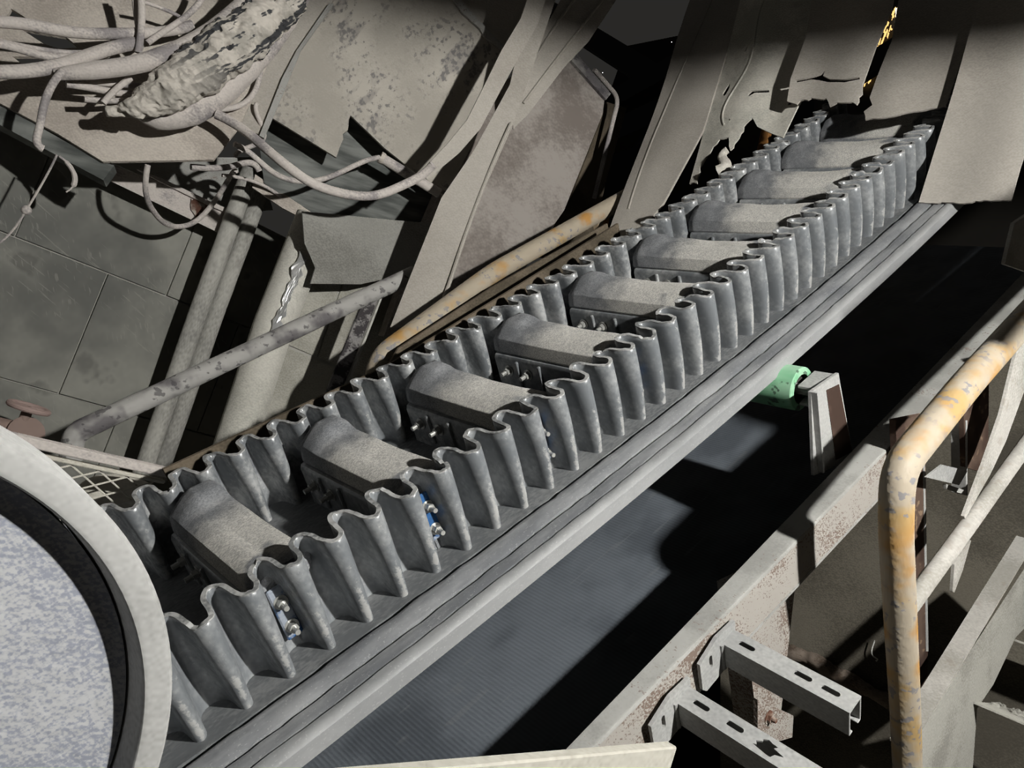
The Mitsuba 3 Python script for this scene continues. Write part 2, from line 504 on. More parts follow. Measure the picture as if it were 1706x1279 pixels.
def slab(points, normal, thick, edge=None, warp=None, holes=()):
    """A plate whose front outline runs through the points (nearly one plane), thick backwards along -normal. edge: cut its triangles to this length; warp(q): offset along normal."""
    p = np.asarray(points, float)
    n = np.asarray(normal, float) / np.linalg.norm(normal)
    x = np.cross([0, 0, 1.0] if abs(n[2]) < 0.9 else [1.0, 0, 0], n)
    x /= np.linalg.norm(x)
    y = np.cross(n, x)
    o = p[0]
    poly = Polygon(np.c_[(p - o) @ x, (p - o) @ y])
    if not poly.is_valid:
        poly = poly.buffer(0)
    for h in holes:
        h = np.asarray(h, float)
        poly = poly.difference(Polygon(np.c_[(h - o) @ x, (h - o) @ y]))
    parts = [trimesh.creation.extrude_polygon(g, thick, engine='earcut') for g in getattr(poly, 'geoms', [poly])]
    m = trimesh.util.concatenate(parts)
    if edge:
        v, f = trimesh.remesh.subdivide_to_size(m.vertices, m.faces, edge)
        m = trimesh.Trimesh(v, f, process=True)
    q = m.vertices.copy()
    m.vertices = o + q[:, :1] * x + q[:, 1:2] * y + (q[:, 2:] - thick) * n
    if warp is not None:
        m.vertices = m.vertices + warp(m.vertices)[:, None] * n
    return m


def ragged(points, amp, step, seed, closed=False):
    """A line broken up into a torn edge."""
    r = np.random.default_rng(seed)
    p = np.asarray(points, float)
    out = []
    for a, b in zip(p, p[1:]):
        k = max(1, int(np.linalg.norm(b - a) / step))
        d = (b - a) / np.linalg.norm(b - a)
        nrm = np.array([-d[1], d[0]])
        for i in range(k):
            out.append(a + (b - a) * i / k + (nrm * r.normal(0, amp) if i else 0))
    out.append(p[-1])
    return np.array(out)


def bolt(pos, axis, r=0.008, length=0.022, nut=True):
    """A threaded stud with a hexagon nut and a washer."""
    axis = np.asarray(axis, float) / np.linalg.norm(axis)
    T = trimesh.geometry.align_vectors([0, 0, 1], axis)
    parts = [trimesh.creation.cylinder(r * 0.55, length, sections=10).apply_translation([0, 0, length / 2])]
    if nut:
        parts.append(trimesh.creation.cylinder(r, length * 0.38, sections=6).apply_translation([0, 0, length * 0.30]))
        parts.append(trimesh.creation.cylinder(r * 1.45, 0.002, sections=16).apply_translation([0, 0, 0.001]))
    m = trimesh.util.concatenate(parts)
    m.apply_transform(T)
    m.apply_translation(pos)
    return m


def cat(*m):
    return trimesh.util.concatenate([x for x in m])


# ------------------------------------------------------------------ the sidewall belt
dusty('worn_edge', (0.20, 0.205, 0.205), (0.40, 0.40, 0.39), 0.3, 0.6, 40, grain=0.3)
PITCH, WALL_H = 0.063, 0.1486
TURN, TURN_R = 3.2, 0.35


def belt_path(s):
    """u and w of the belt's top at arc s, and its slope."""
    s = np.asarray(s, float)
    e = np.minimum(s, TURN)
    u, w, a = e.copy(), 0.0269 * (e - 1) ** 2, 0.0538 * (e - 1)
    over = np.maximum(s - TURN, 0)
    a0 = 0.0538 * (TURN - 1)
    ang = a0 - over / TURN_R
    u = u + TURN_R * (np.sin(a0) - np.sin(ang))
    w = w - TURN_R * (np.cos(a0) - np.cos(ang))
    return u, w, np.where(over > 0, ang, a * 0)


def on_belt(s, v, h):
    """World points at arc s, across v, height h above the belt."""
    u, w, a = belt_path(s)
    return W(np.stack([u - h * np.sin(a), np.broadcast_to(v, np.shape(u)), w + h * np.cos(a)], -1))


S0, S1 = -0.62, 2.62
tag('sidewall_belt', 'steep black rubber conveyor belt with wavy corrugated sidewalls and cross cleats', 'conveyor belt')


def belt_base():
    vs = np.array([[-.115, -.026], [-.115, -.002], [-.111, .003], [-.103, .0045], [-.0955, .003], [-.0945, -.018], [-.0910, -.018], [-.090, .001], [-.078, .0025], [-.0665, .0015], [-.0655, -.020], [-.0605, -.020],
                   [-.0595, .002], [-.050, .0065], [-.036, .0080], [-.0265, .006], [-.0225, .001], [-.0215, -.022], [-.0150, -.022], [-.0140, .001], [-.008, .0005], [0.0, .0], [.235, .0], [.47, 0], [.48, .002], [.50, .006], [.52, .006], [.55, .004], [.565, -.002], [.565, -.026]])
    s = np.linspace(S0, S1, 210)
    rows = np.array([on_belt(np.full(len(vs), x), vs[:, 0] + (0.002 * (meshkit.noise(np.array([[x * 9, i * 1.0, 0]]))[0] - .5) if 0 else 0), vs[:, 1]) for i, x in enumerate(s)])
    wear = meshkit.fbm(np.stack([np.repeat(s, len(vs)) * 40, np.tile(vs[:, 0], len(s)) * 300, np.zeros(len(s) * len(vs))], -1), 3).reshape(len(s), len(vs))
    amp = np.where((vs[:, 0] < -.01) & (vs[:, 0] > -.112), .0045, 0)
    rows = rows + ((wear - .5) * amp)[..., None] * dirB([0, 0, 1])
    k, n = len(vs), len(s)
    i, j = np.meshgrid(np.arange(n - 1), np.arange(k), indexing='ij')
    q = np.stack([i * k + j, i * k + (j + 1) % k, (i + 1) * k + (j + 1) % k, (i + 1) * k + j], -1).reshape(-1, 4)
    return trimesh.Trimesh(rows.reshape(-1, 3), np.vstack([q[:, [0, 2, 1]], q[:, [0, 3, 2]]]), process=False)


put('sidewall_belt__carrier', belt_base(), 'flange_rubber', 'flat rubber carrier with ribbed flange', smooth=28)


def wave(phi, t):
    """Offset along the belt (in pitches) and across (0 at the outer crest, 1 at the inner one) at phase phi, t = height from 0 to 1."""
    square = 0.72 + 0.10 * t
    narrow = 0.84 * (1 - np.clip(t / 0.9, 0, 1)) ** 0.9
    return phi / (2 * math.pi) + square * np.sin(2 * phi) / (4 * math.pi) * 1.0 - narrow * np.sin(phi) / (2 * math.pi), 0.5 - 0.5 * np.cos(phi)


SIDE_UV = [None]


def sidewall(v_crest, depth, phase, seed, first, last, thick=0.0062, rim=False):
    per, nt = 30, 14
    k = int((last - first) * per) + 1
    phi = np.linspace(first, last, k) * 2 * math.pi
    ts = np.linspace(0, 1, nt)
    if rim:
        ts, nt, thick = np.array([0.99, 1.004]), 2, thick + .0006
    grids = []
    wear = meshkit.fbm(np.stack([phi * 1.4, phi * 0 + seed, phi * 0], -1), 3, seed) - .5
    wear += 1.2 * (meshkit.noise(np.stack([phi * 0.33 + 11, phi * 0 + seed, phi * 0], -1), seed) > 0.86) * -0.5
    for side in (-1, 1):
        g = np.zeros((nt, k, 3))
        for a, t in enumerate(ts):
            ds, dv = wave(phi, min(t, 1.0))
            bulge = 0.0035 * math.sin(math.pi * t) - 0.004 * (1 - t) ** 3
            s = (ds + phase) * PITCH
            v = v_crest + depth * dv - bulge * np.cos(phi) * 1.0
            tx, ty = np.gradient(s), np.gradient(v)
            ln = np.hypot(tx, ty)
            s2, v2 = s - ty / ln * side * thick / 2, v + tx / ln * side * thick / 2
            h = WALL_H * t + (0.007 * wear if a == nt - 1 or rim else 0.0)
            g[a] = on_belt(s2, v2, h + 0 * s2)
        grids.append(g)
    v = np.vstack([grids[0].reshape(-1, 3), grids[1].reshape(-1, 3)])
    SIDE_UV[0] = np.tile(np.stack([np.broadcast_to(phi / (2 * math.pi), (nt, k)), np.broadcast_to(ts[:, None], (nt, k))], -1).reshape(-1, 2), (2, 1))
    n = nt * k
    i, j = np.meshgrid(np.arange(nt - 1), np.arange(k - 1), indexing='ij')
    q0 = np.stack([i * k + j, i * k + j + 1, (i + 1) * k + j + 1, (i + 1) * k + j], -1).reshape(-1, 4)
    j = np.arange(k - 1)
    top = (nt - 1) * k
    qt = np.stack([top + j, top + j + 1, n + top + j + 1, n + top + j], -1)
    i = np.arange(nt - 1)
    e0 = np.stack([i * k, (i + 1) * k, n + (i + 1) * k, n + i * k], -1)
    e1 = np.stack([i * k + k - 1, n + i * k + k - 1, n + (i + 1) * k + k - 1, (i + 1) * k + k - 1], -1)
    q = np.vstack([q0, q0[:, ::-1] + n, qt, e0, e1])
    return trimesh.Trimesh(v, np.vstack([q[:, [0, 1, 2]], q[:, [0, 2, 3]]]), process=False)


m_ = sidewall(0.0, 0.060, 0.0, 3, -9, 41)
scene['sidewall_belt__sidewall'] = mikit.ply(m_, 'wall_rubber', smooth=True, uv=SIDE_UV[0])
tag('sidewall_belt__sidewall', 'corrugated rubber sidewall on the near edge')
m_ = sidewall(0.4095, 0.062, 0.64, 5, -9, 40)
scene['sidewall_belt__sidewall_001'] = mikit.ply(m_, 'wall_rubber', smooth=True, uv=SIDE_UV[0])
tag('sidewall_belt__sidewall_001', 'corrugated rubber sidewall on the far edge')
put('sidewall_belt__sidewall__top_edge', sidewall(0.0, 0.060, 0.0, 3, -9, 41, rim=True), 'worn_edge', 'pale worn top edge', smooth=30)
put('sidewall_belt__sidewall_001__top_edge', sidewall(0.4095, 0.062, 0.64, 5, -9, 40, rim=True), 'worn_edge', smooth=30)


def cleat_mesh(s0, seed):
    depth = .020 if s0 < .5 else .013 if s0 < 1.0 else .008
    prof = np.array([[.022, .0], [.016, .078], [-.004, .083], [-.006, .088], [-.001, .114], [.001, .117], [.016, .1285], [.030, .1375], [.042, .1435], [.046, .144], [.066, .1435], [.080, .1415], [.087, .135], [.088, .118], [.064, .085], [.050, .0]])
    top = np.array([0, 0, 0, 0, .12, .14, .40, .65, 1, 1.02, 1, .95, .7, .2, 0, 0])
    r = np.random.default_rng(seed)
    vs = np.r_[.050, np.linspace(.058, .385, 34), .402]
    c = len(prof)
    rows = []
    for i, v in enumerate(vs):
        q = prof.copy()
        x = (v - .05) / .352
        sag = depth * (1 / (1 + math.exp((x - .82) / .014))) + 0.006 * math.exp(-((x - .40) / .22) ** 2)
        nz = meshkit.fbm(np.c_[np.full(c, v * 22), prof * 60 + seed], 3, seed) - .5
        q[:, 1] -= top * sag + top * nz * 0.005
        q[:, 0] += top * nz * 0.003
        if i in (0, len(vs) - 1):
            mid = np.array([.04, .07])
            q = mid + (q - mid) * [0.86, 0.86]
            q[[0, -1], 1] = 0
        u, w, a = belt_path(np.array(s0))
        rows.append(W(np.stack([u + q[:, 0] * np.cos(a) - q[:, 1] * np.sin(a), np.full(c, v), belt_path(s0 + q[:, 0] * (1 if s0 < TURN else 0))[1] + q[:, 1] * np.cos(a)], -1)))
    v = np.vstack(rows)
    n = len(rows)
    i, j = np.meshgrid(np.arange(n - 1), np.arange(c), indexing='ij')
    q = np.stack([i * c + j, (i + 1) * c + j, (i + 1) * c + (j + 1) % c, i * c + (j + 1) % c], -1).reshape(-1, 4)
    f = [q[:, [0, 1, 2]], q[:, [0, 2, 3]]]
    cap = trimesh.creation.triangulate_polygon(Polygon(prof), engine='earcut')
    fc = np.asarray(cap[1])
    order = [int(np.argmin(np.linalg.norm(prof - x, axis=1))) for x in cap[0]]
    fc = np.array(order)[fc]
    f += [fc, fc[:, ::-1] + (n - 1) * c]
    m = trimesh.Trimesh(v, np.vstack(f), process=False)
    trimesh.repair.fix_normals(m)
    return m


CLEATS = [.143 + .2463 * i for i in range(-2, 10)]
for i, s0 in enumerate(CLEATS):
    k = num('sidewall_belt__cleat', i)
    put(k, cleat_mesh(s0, 20 + i), 'cleat_rubber', 'thick worn cross cleat of the belt' if i == 0 else None, smooth=30)
    u, w, a = belt_path(np.array([s0]))
    uu, ww = float(u[0]), float(w[0])
    blk = trimesh.creation.extrude_polygon(Polygon([(-.014, 0), (-.014, .074), (-.010, .082), (.012, .086), (.016, .086), (.016, 0)]), .33, engine='earcut')
    q = blk.vertices.copy()
    blk.vertices = W(np.c_[uu + q[:, 0], .060 + q[:, 2], ww + q[:, 1]])
    put(k + '__mounting_block', blk, 'rubber', smooth=30)
    for b, vv in enumerate((.350, .290)):
        put(num(k + '__bolt', b), bolt(W([uu - .014, vv, ww + .050]), dirB([-1, 0, 0]), .0085, .024), 'bolt_steel', smooth=30)
    for b, vv in enumerate((.318, .250)):
        put(num(k + '__rib', b), boxB(uu - .019, uu - .012, vv - .004, vv + .004, ww + .012, ww + .076, .002), 'rubber', smooth=30)

for i, (s0, hid) in enumerate(((.143, 0), (.389, 0), (.636, 0), (.882, 1))):
    k = num('sidewall_belt__clamp_plate', i)
    sc = s0 + .018 + (.008 if i else 0)
    u, w, a = belt_path(np.array([sc]))
    uu, ww = float(u[0]), float(w[0])
    put(k, boxB(uu - .011, uu + .013, .042, .047, ww + .022, ww + .108, .002), 'blue_paint', 'blue clamp plate bolted to the outside of the near sidewall' if i == 0 else None, smooth=30)
    for b, hh in enumerate((.084, .042)):
        put(num(k + '__bolt', b), bolt(W([uu + .001, .042, ww + hh]), dirB([-.1, -1, 0.1]), .0070, .026), 'bolt_steel', smooth=30)

# ------------------------------------------------------------------ press wheel at the lower left
WC, WR = np.array([-.292, -.16, .360]), .3135


def lathe_v(profile, center, sections=128):
    """profile: (radius, v) outline turned about the v axis through center (belt frame)."""
    pr = np.asarray(profile, float)
    ang = np.arange(sections) * 2 * math.pi / sections
    c = len(pr)
    v = np.stack([center[0] + np.outer(np.cos(ang), pr[:, 0]), np.broadcast_to(center[1] + pr[:, 1], (sections, c)), center[2] + np.outer(np.sin(ang), pr[:, 0])], -1).reshape(-1, 3)
    i, j = np.meshgrid(np.arange(sections), np.arange(c - 1), indexing='ij')
    i2 = (i + 1) % sections
    q = np.stack([i * c + j, i * c + j + 1, i2 * c + j + 1, i2 * c + j], -1).reshape(-1, 4)
    m = trimesh.Trimesh(W(v), np.vstack([q[:, [0, 1, 2]], q[:, [0, 2, 3]]]), process=False)
    return m


tag('press_wheel', 'large dusty round wheel with a raised rim, pressing on the belt edge at lower left', 'wheel')
put('press_wheel__rim', lathe_v([(WR - .004, .095), (WR, .090), (WR, .006), (WR - .004, .001), (WR - .008, 0), (WR - .022, 0), (WR - .026, .002), (WR - .028, .006), (WR - .031, .07), (WR - .031, .095)], WC), 'wheel_dust', 'pale dusty rim', smooth=30)
put('press_wheel__disc', lathe_v([(0, .046), (WR - .06, .046), (WR - .045, .045), (WR - .032, .040), (WR - .032, .09), (0, .09)], WC), 'disc_dust', 'recessed disc caked with speckled grey blue dust', smooth=30)
put('press_wheel__hub', lathe_v([(0, .03), (.04, .03), (.045, .035), (.045, .05), (0, .05)], WC, 48), 'disc_dust', smooth=30)
put('press_wheel__axle', tube(np.array([W(WC + [0, .03, 0]), W(WC + [0, -.22, 0])]), .018), 'steel_dark')

# ------------------------------------------------------------------ return belt underneath
put('return_belt', boxB(-1.2, 2.9, -.16, .95, -.422, -.412, .001), 'return_rubber', 'dark ribbed rubber of the returning belt, lying below the sidewall belt', 'conveyor belt')

# ------------------------------------------------------------------ green idler and its bracket
RC = to_belt(at_v(1336, 648, -.15))
tag('idler_roller', 'pale green painted idler roller sticking out under the belt edge', 'roller')
put('idler_roller__shell', lathe_v([(.030, .0), (.0425, .0), (.044, .002), (.044, .62), (.0425, .622), (.03, .622)], RC, 48), 'green_paint', smooth=30)
put('idler_roller__end_cap', lathe_v([(0, .012), (.031, .012), (.031, .03), (0, .03)], RC, 32), 'steel_dark', smooth=30)
put('idler_roller__axle', tube(np.array([W(RC + [0, .03, 0]), W(RC + [0, -.05, 0])]), .011), 'galvanised')
BR = -.205
tag('roller_bracket', 'upright dusty steel bracket with a rusty inner face, carrying the green roller', 'bracket')
q = [at_v(*p, BR) for p in [(1351, 653), (1397, 621), (1421, 758), (1412, 768), (1356, 792)]]
put('roller_bracket__plate', slab(q, [0, -1, 0], .006), 'galvanised')
q2 = [at_v(*p, BR - .001) for p in [(1377, 650), (1398, 640), (1420, 752), (1393, 766)]]
put('roller_bracket__web', slab(q2, [0, -1, 0], .0015), 'rust_plain', 'brown rusty face')
qb = to_belt(q[0])
qc = to_belt(q[4])
put('roller_bracket__flange', slab([W([qb[0], BR, qb[2]]), W([qb[0] - .004, BR - .012, qb[2]]), W([qc[0] - .004, BR - .012, qc[2]]), W([qc[0], BR, qc[2]])], dirB([-1, 0, 0]), .005), 'galvanised')
put('roller_bracket__axle_seat', cat(boxB(RC[0] - .022, RC[0] + .045, BR, RC[1] - .004, RC[2] + .014, RC[2] + .020, .001), boxB(RC[0] - .022, RC[0] + .045, BR, RC[1] - .004, RC[2] - .024, RC[2] - .018, .001)), 'galvanised')

# ------------------------------------------------------------------ conveyor stringer (channel) and cable struts
BW = -.205
far0, far1 = to_belt(at_w(960, 1230, BW)), to_belt(at_w(1690, 470, BW))
mid0, mid1 = to_belt(at_w(1150, 1080, BW)), to_belt(at_w(1490, 735, BW))
u0, u1 = .05, 2.9
vf = lambda u: far0[1] + (far1[1] - far0[1]) * (u - far0[0]) / (far1[0] - far0[0])
vm = lambda u: mid0[1] + (mid1[1] - mid0[1]) * (u - mid0[0]) / (mid1[0] - mid0[0])


def along(sec, us):
    """A section (list of (v, w) at u) drawn along the belt direction."""
    rows = np.array([[W([u, a, b]) for a, b in sec(u)] for u in us])
    c, n = rows.shape[1], len(us)
    i, j = np.meshgrid(np.arange(n - 1), np.arange(c), indexing='ij')
    q = np.stack([i * c + j, i * c + (j + 1) % c, (i + 1) * c + (j + 1) % c, (i + 1) * c + j], -1).reshape(-1, 4)
    caps = []
    tri = trimesh.creation.triangulate_polygon(Polygon(sec(us[0])), engine='earcut')
    pts = np.array(sec(us[0]))
    order = np.array([int(np.argmin(np.linalg.norm(pts - x, axis=1))) for x in tri[0]])
    caps = order[np.asarray(tri[1])]
    return trimesh.Trimesh(rows.reshape(-1, 3), np.vstack([q[:, [0, 1, 2]], q[:, [0, 2, 3]], caps, caps[:, ::-1] + (n - 1) * c]), process=False)


tag('conveyor_stringer', 'long sloping steel channel beside the lower belt, dusted grey with a rusty side', 'beam')
us_ = np.linspace(u0, u1, 30)
put('conveyor_stringer__top_flange', along(lambda u: [(vf(u), BW), (vm(u) + .004, BW), (vm(u) + .0012, BW - .0012), (vm(u), BW - .004), (vm(u), BW - .0075), (vf(u), BW - .0075)], us_), 'beam_dust', 'grey dusted top flange', smooth=25)
put('conveyor_stringer__web', along(lambda u: [(vm(u) + .0004, BW - .0076), (vm(u) + .0004, BW - .092), (vm(u) + .0075, BW - .092), (vm(u) + .0075, BW - .0076)], us_), 'beam_rust', 'rust speckled web', smooth=25)
put('conveyor_stringer__bottom_flange', along(lambda u: [(vf(u), BW - .0925), (vm(u), BW - .0925), (vm(u), BW - .0985), (vf(u), BW - .0985)], us_), 'beam_dust', smooth=25)


def slot2d(x, y, a, b):
    return LineString([(x - a / 2 + b / 2, y), (x + a / 2 - b / 2, y)]).buffer(b / 2, 6)


def strut(base, length, name, label, holes, ragged_hole):
    """A slotted channel arm that stands out from the stringer towards the camera side. Local x runs along the arm, y across its top, z up."""
    X, Y, Z = np.array([-.02, -1, -.06]), np.array([1.0, 0, 0]), np.array([0, 0, 1.0])
    X = dirB(X / np.linalg.norm(X))
    Y = dirB(Y)
    Z = np.cross(X, Y)
    Z = Z if np.dot(Z, dirB([0, 0, 1])) > 0 else -Z
    w, h, t = .036, .050, .003
    top = Polygon([(0, 0), (length, 0), (length, w), (0, w)])
    for x in holes:
        top = top.difference(slot2d(x, w * .52, .028, .0085))
    if ragged_hole:
        r = np.random.default_rng(3)
        a = np.linspace(0, 2 * math.pi, 15)[:-1]
        top = top.difference(Polygon(np.c_[ragged_hole + np.cos(a) * .018 * (1 + .2 * r.normal(size=14)), w * .5 + np.sin(a) * .010 * (1 + .2 * r.normal(size=14))]))
    mt = trimesh.creation.extrude_polygon(top, t, engine='earcut').apply_translation([0, 0, -t])
    ms = cbox([length, t, h], .0008).apply_translation([length / 2, t / 2, -h / 2])
    mb = cbox([length, t, h], .0008).apply_translation([length / 2, w - t / 2, -h / 2])
    lip = cbox([length, .010, t], .0008).apply_translation([length / 2, .005, -h + t / 2])
    lip2 = cbox([length, .010, t], .0008).apply_translation([length / 2, w - .005, -h + t / 2])
    m = cat(mt, ms, mb, lip, lip2)
    put_local = lambda m: trimesh.Trimesh(base + m.vertices @ np.array([X, Y, Z]), m.faces, process=False)
    tag(name, label, 'bracket arm')
    put(name + '__arm', put_local(m), 'galvanised', smooth=20)
    plate = Polygon([(-.050, -.062), (-.060, -.05), (-.060, .006), (-.010, .022), (w + .004, .016), (w + .004, -.06)]).difference(affinity.rotate(slot2d(-.032, -.012, .026, .008), 90))
    mp = trimesh.creation.extrude_polygon(plate, .006, engine='earcut')
    v = mp.vertices.copy()
    mp.vertices = np.c_[v[:, 2], v[:, 0], v[:, 1]]
    put(name + '__base_plate', put_local(mp), 'galvanised', 'slotted base plate welded to the stringer', smooth=20)
    seam = [[.006, -.001, z] for z in np.linspace(.0, -.055, 10)]
    put(name + '__weld_seam', put_local(tube(np.array(seam), .004, 8, .5, 3)), 'galvanised')
    return m


b1 = at_v(1197, 1069, -.262)
strut(b1, .215, 'cantilever_bracket', 'slotted galvanised channel arm welded to the stringer, the farther one up the slope', (.040, .135, .178), None)
b2 = at_v(1120, 1166, -.259)
strut(b2, .225, 'cantilever_bracket_001', 'slotted galvanised channel arm at the bottom edge with one burnt ragged hole', (.040, .098), .150)

# support leg under the stringer
tag('support_leg', 'rust speckled steel leg standing under the stringer behind the slotted arms', 'post')
lv = -.235
put('support_leg__post', slab([at_v(*p, lv) for p in [(1236, 985), (1330, 935), (1322, 1000), (1298, 1215), (1262, 1215)]], [0, -1, 0], .05), 'beam_rust')
put('support_leg__foot_plate', slab([at_v(*p, lv - .02) for p in [(1262, 1165), (1322, 1192), (1320, 1228), (1262, 1245)]], [0, -1, 0], .008), 'beam_rust')
put('support_leg__bolt', bolt(at_v(1280, 1194, lv - .02), [0, -1, 0], .009, .016), 'rust_dust')

# ------------------------------------------------------------------ yellow handrail at the right
HV = -.425
hp = [at_v(*p, HV) for p in [(1517, 1420), (1508, 1180), (1492, 880), (1484, 800), (1512, 752), (1610, 640), (1900, 318)]]
tag('handrail', 'bent yellow painted pipe handrail with flaking paint at the right', 'handrail')
put('handrail__rail', tube(bent([hp[0], hp[1], hp[2], hp[3] * .6 + hp[4] * .4, hp[5], hp[6]], .05), .0262, 28), 'yellow_paint')
HV2 = HV + .02
put('handrail__mid_rail', tube(np.array([at_v(*p, HV2) for p in [(1500, 1030), (1620, 865), (1810, 600)]]), .0165, 20), 'rail_grey', 'pale thinner middle rail')

# uprights and plates behind it
tag('rusty_upright', 'rusty upright angle steel just behind the bend of the yellow handrail', 'post')
uv_ = -.30
put('rusty_upright__post', slab([at_v(*p, uv_) for p in [(1492, 700), (1541, 690), (1546, 1080), (1540, 1290), (1512, 1290), (1500, 900)]], [0, -1, 0], .012), 'rust_plain')
put('rusty_upright__edge', slab([at_v(*p, uv_ - .001) for p in [(1538, 770), (1541, 770), (1547, 1085), (1543, 1085)]], [0, -1, 0], .03), 'galvanised')
tag('gusset_bracket', 'rusty gusset bracket with a pale plate between the handrail pipes', 'bracket')
gv = -.33
put('gusset_bracket__post', slab([at_v(*p, gv) for p in [(1604, 640), (1648, 600), (1646, 790), (1608, 778)]], [0, -1, 0], .01), 'rust_plain')
put('gusset_bracket__edge', slab([at_v(*p, gv - .001) for p in [(1609, 700), (1612, 700), (1612, 825), (1609, 825)]], [0, -1, 0], .03), 'galvanised')
put('gusset_bracket__plate', slab([at_v(*p, gv - .012) for p in [(1543, 795), (1570, 774), (1612, 784), (1598, 808)]], [0, -1, 0], .004), 'galvanised', 'pale flat plate')
put('gusset_bracket__shim', slab([at_v(*p, gv - .005) for p in [(1576, 806), (1606, 816), (1609, 824), (1577, 815)]], [0, -1, 0], .006), 'beam_dust')

tag('added_shade_bar', 'unseen pipe added on the near side to shade the return belt', 'handrail')
put('added_shade_bar__rail', tube(bent([W([1.23, -.90, .398]), W([1.7, -.90, .398]), W([2.4, -.90, .398])], .05), .054, 20), 'yellow_paint')  # out-of-view pipe, added to keep lamp light off the upper return belt

put('flat_bar', slab([at_v(*p, -.40) for p in [(1700, 560), (1740, 560), (1676, 735), (1650, 790), (1608, 864), (1606, 860), (1640, 770), (1668, 690)]], [0, -1, 0], .006), 'rail_grey', 'pale flat bar tapering to a point behind the middle rail', 'flat bar')
put('guide_plate', slab([at_v(*p, -.31) for p in [(1690, 372), (1725, 348), (1725, 458), (1674, 440)]], [0, -1, 0], .008), 'rail_grey', 'pale upright guide plate at the right edge above the end of the stringer', 'plate')
put('plate_shard', slab([at_v(*p, -.38) for p in [(1590, 940), (1618, 900), (1604, 950), (1590, 987), (1587, 985)]], [0, -1, 0], .006), 'rail_grey', 'small pale pointed plate shard under the middle rail', 'steel plate')

# ------------------------------------------------------------------ stair at the lower right
SV = -.385
tag('stair', 'dusty steel stair with a broad stringer and debris covered treads at the lower right', 'stairs')
put('stair__stringer', slab([at_v(*p, SV) for p in [(1517, 1246), (1704, 958.6), (1722, 932), (1722, 1030), (1692, 1062), (1655, 1140), (1628, 1180), (1620, 1290), (1500, 1330)]], [0, -1, 0], .006), 'stair_dust', 'broad dusty side plate')
e0, e1 = at_v(1517, 1246, SV), at_v(1722, 932, SV)
put('stair__top_flange', slab([e0, e1, e1 + dirB([0, .042, 0.0]), e0 + dirB([0, .042, 0])], dirB([0, 0, 1]), .008), 'rail_grey', 'pale top flange')
for i, (a, b) in enumerate((((1690, 1066), (1760, 1096)), ((1622, 1170), (1726, 1226)))):
    p, q = at_v(*a, SV), at_v(*b, SV)
    base = p
    m = cbox([.20, .40, .006], .001).apply_translation([.10, -.20, 0])
    m.vertices = m.vertices + base
    put(num('stair__tread', i), m, 'stair_dust')
r = np.random.default_rng(11)
deb = []
p = at_v(1640, 1172, SV)
for i in range(46):
    m = trimesh.creation.icosphere(1, 1.0)
    m.vertices *= (r.uniform(.5, 1.2, 3) * r.uniform(.003, .012))
    m.vertices += r.normal(0, .0012, m.vertices.shape)
    m.apply_translation(p + [r.uniform(.0, .1), -r.uniform(.01, .16), .005])
    deb.append(m)
put('stair_debris', cat(*deb), 'stair_dust', 'crumbled grey debris lying on the lowest visible stair tread', 'debris', kind='stuff', smooth=False)

# plank in the foreground
a, b = atY(380, 1275, -.50), atY(1112, 1233, -.50)
put('guard_bar', box_between(a + (a - b) * .6 + [0, -.02, -.035], b + [0, -.006, -.035], .012, .07, [0, 0, 1], .0015), 'guard_cream', 'cream painted steel bar running along the bottom edge', 'guard rail')

# ------------------------------------------------------------------ far side of the belt: skirt, yellow rail, grey rail
sk = [at_v(*p, .60) for p in [(272, 782), (640, 612), (860, 478), (1030, 372)]]
skb = [to_belt(p) for p in sk]
put('skirt_plate', slab([W([b[0], .60, b[2]]) for b in skb] + [W([skb[-1][0], .60, -.05]), W([skb[0][0], .60, -.05])], [0, -1, 0], .008), 'skirt_dust', 'brown skirt plate standing along the far edge of the belt', 'plate')

up = [at_v(*p, .72) for p in [(648, 606), (664, 580), (820, 478), (1012, 372)]]
ub = [to_belt(p) for p in up]
put('backing_plate', slab([W([b[0], .72, b[2]]) for b in ub] + [W([ub[-1][0], .72, -.05]), W([ub[0][0], .72, -.05])], [0, -1, 0], .006), 'skirt_dust', 'brown backing plate between the far sidewall and the worn yellow handrail', 'plate')

YV = .80
yp = [at_v(*p, YV) for p in [(622, 680), (616, 618), (640, 577), (820, 455), (1024, 340), (1120, 285)]]
tag('far_handrail', 'worn yellow and pink handrail on the far side of the belt', 'handrail')
put('far_handrail__rail', tube(bent([yp[0], yp[1] * .5 + yp[2] * .5, yp[3], yp[4], yp[5]], .05), .0275, 20), 'worn_yellow_paint')
put('far_handrail__post', slab([at_v(*p, YV + .01) for p in [(996, 372), (1016, 360), (1008, 400), (1000, 420)]], [0, -1, 0], .02), 'yellow_paint', 'orange painted post')
put('far_handrail__brace', slab([at_v(*p, YV + .02) for p in [(948, 408), (960, 400), (946, 450), (934, 455)]], [0, -1, 0], .006), 'skirt_dust')

GY = 1.06
gp = [atY(*p, GY) for p in [(118, 765), (122, 722), (400, 592), (690, 456)]]
tag('grey_handrail', 'peeling grey handrail in front of the vertical pipes', 'handrail')
put('grey_handrail__rail', tube(bent([gp[0], gp[1], gp[2], gp[3]], .05), .0245, 20, .06, 2), 'grey_rail_paint')
put('grey_handrail__post', slab([atY(*p, GY + .01) for p in [(603, 508), (636, 492), (560, 690), (528, 690)]], [0, -1, 0], .006), 'dark_flaked', 'dark flat post')
put('grey_handrail__post_edge', slab([atY(*p, GY) for p in [(633, 498), (637, 496), (562, 690), (557, 690)]], [0, -1, 0], .03), 'pipe_dust')

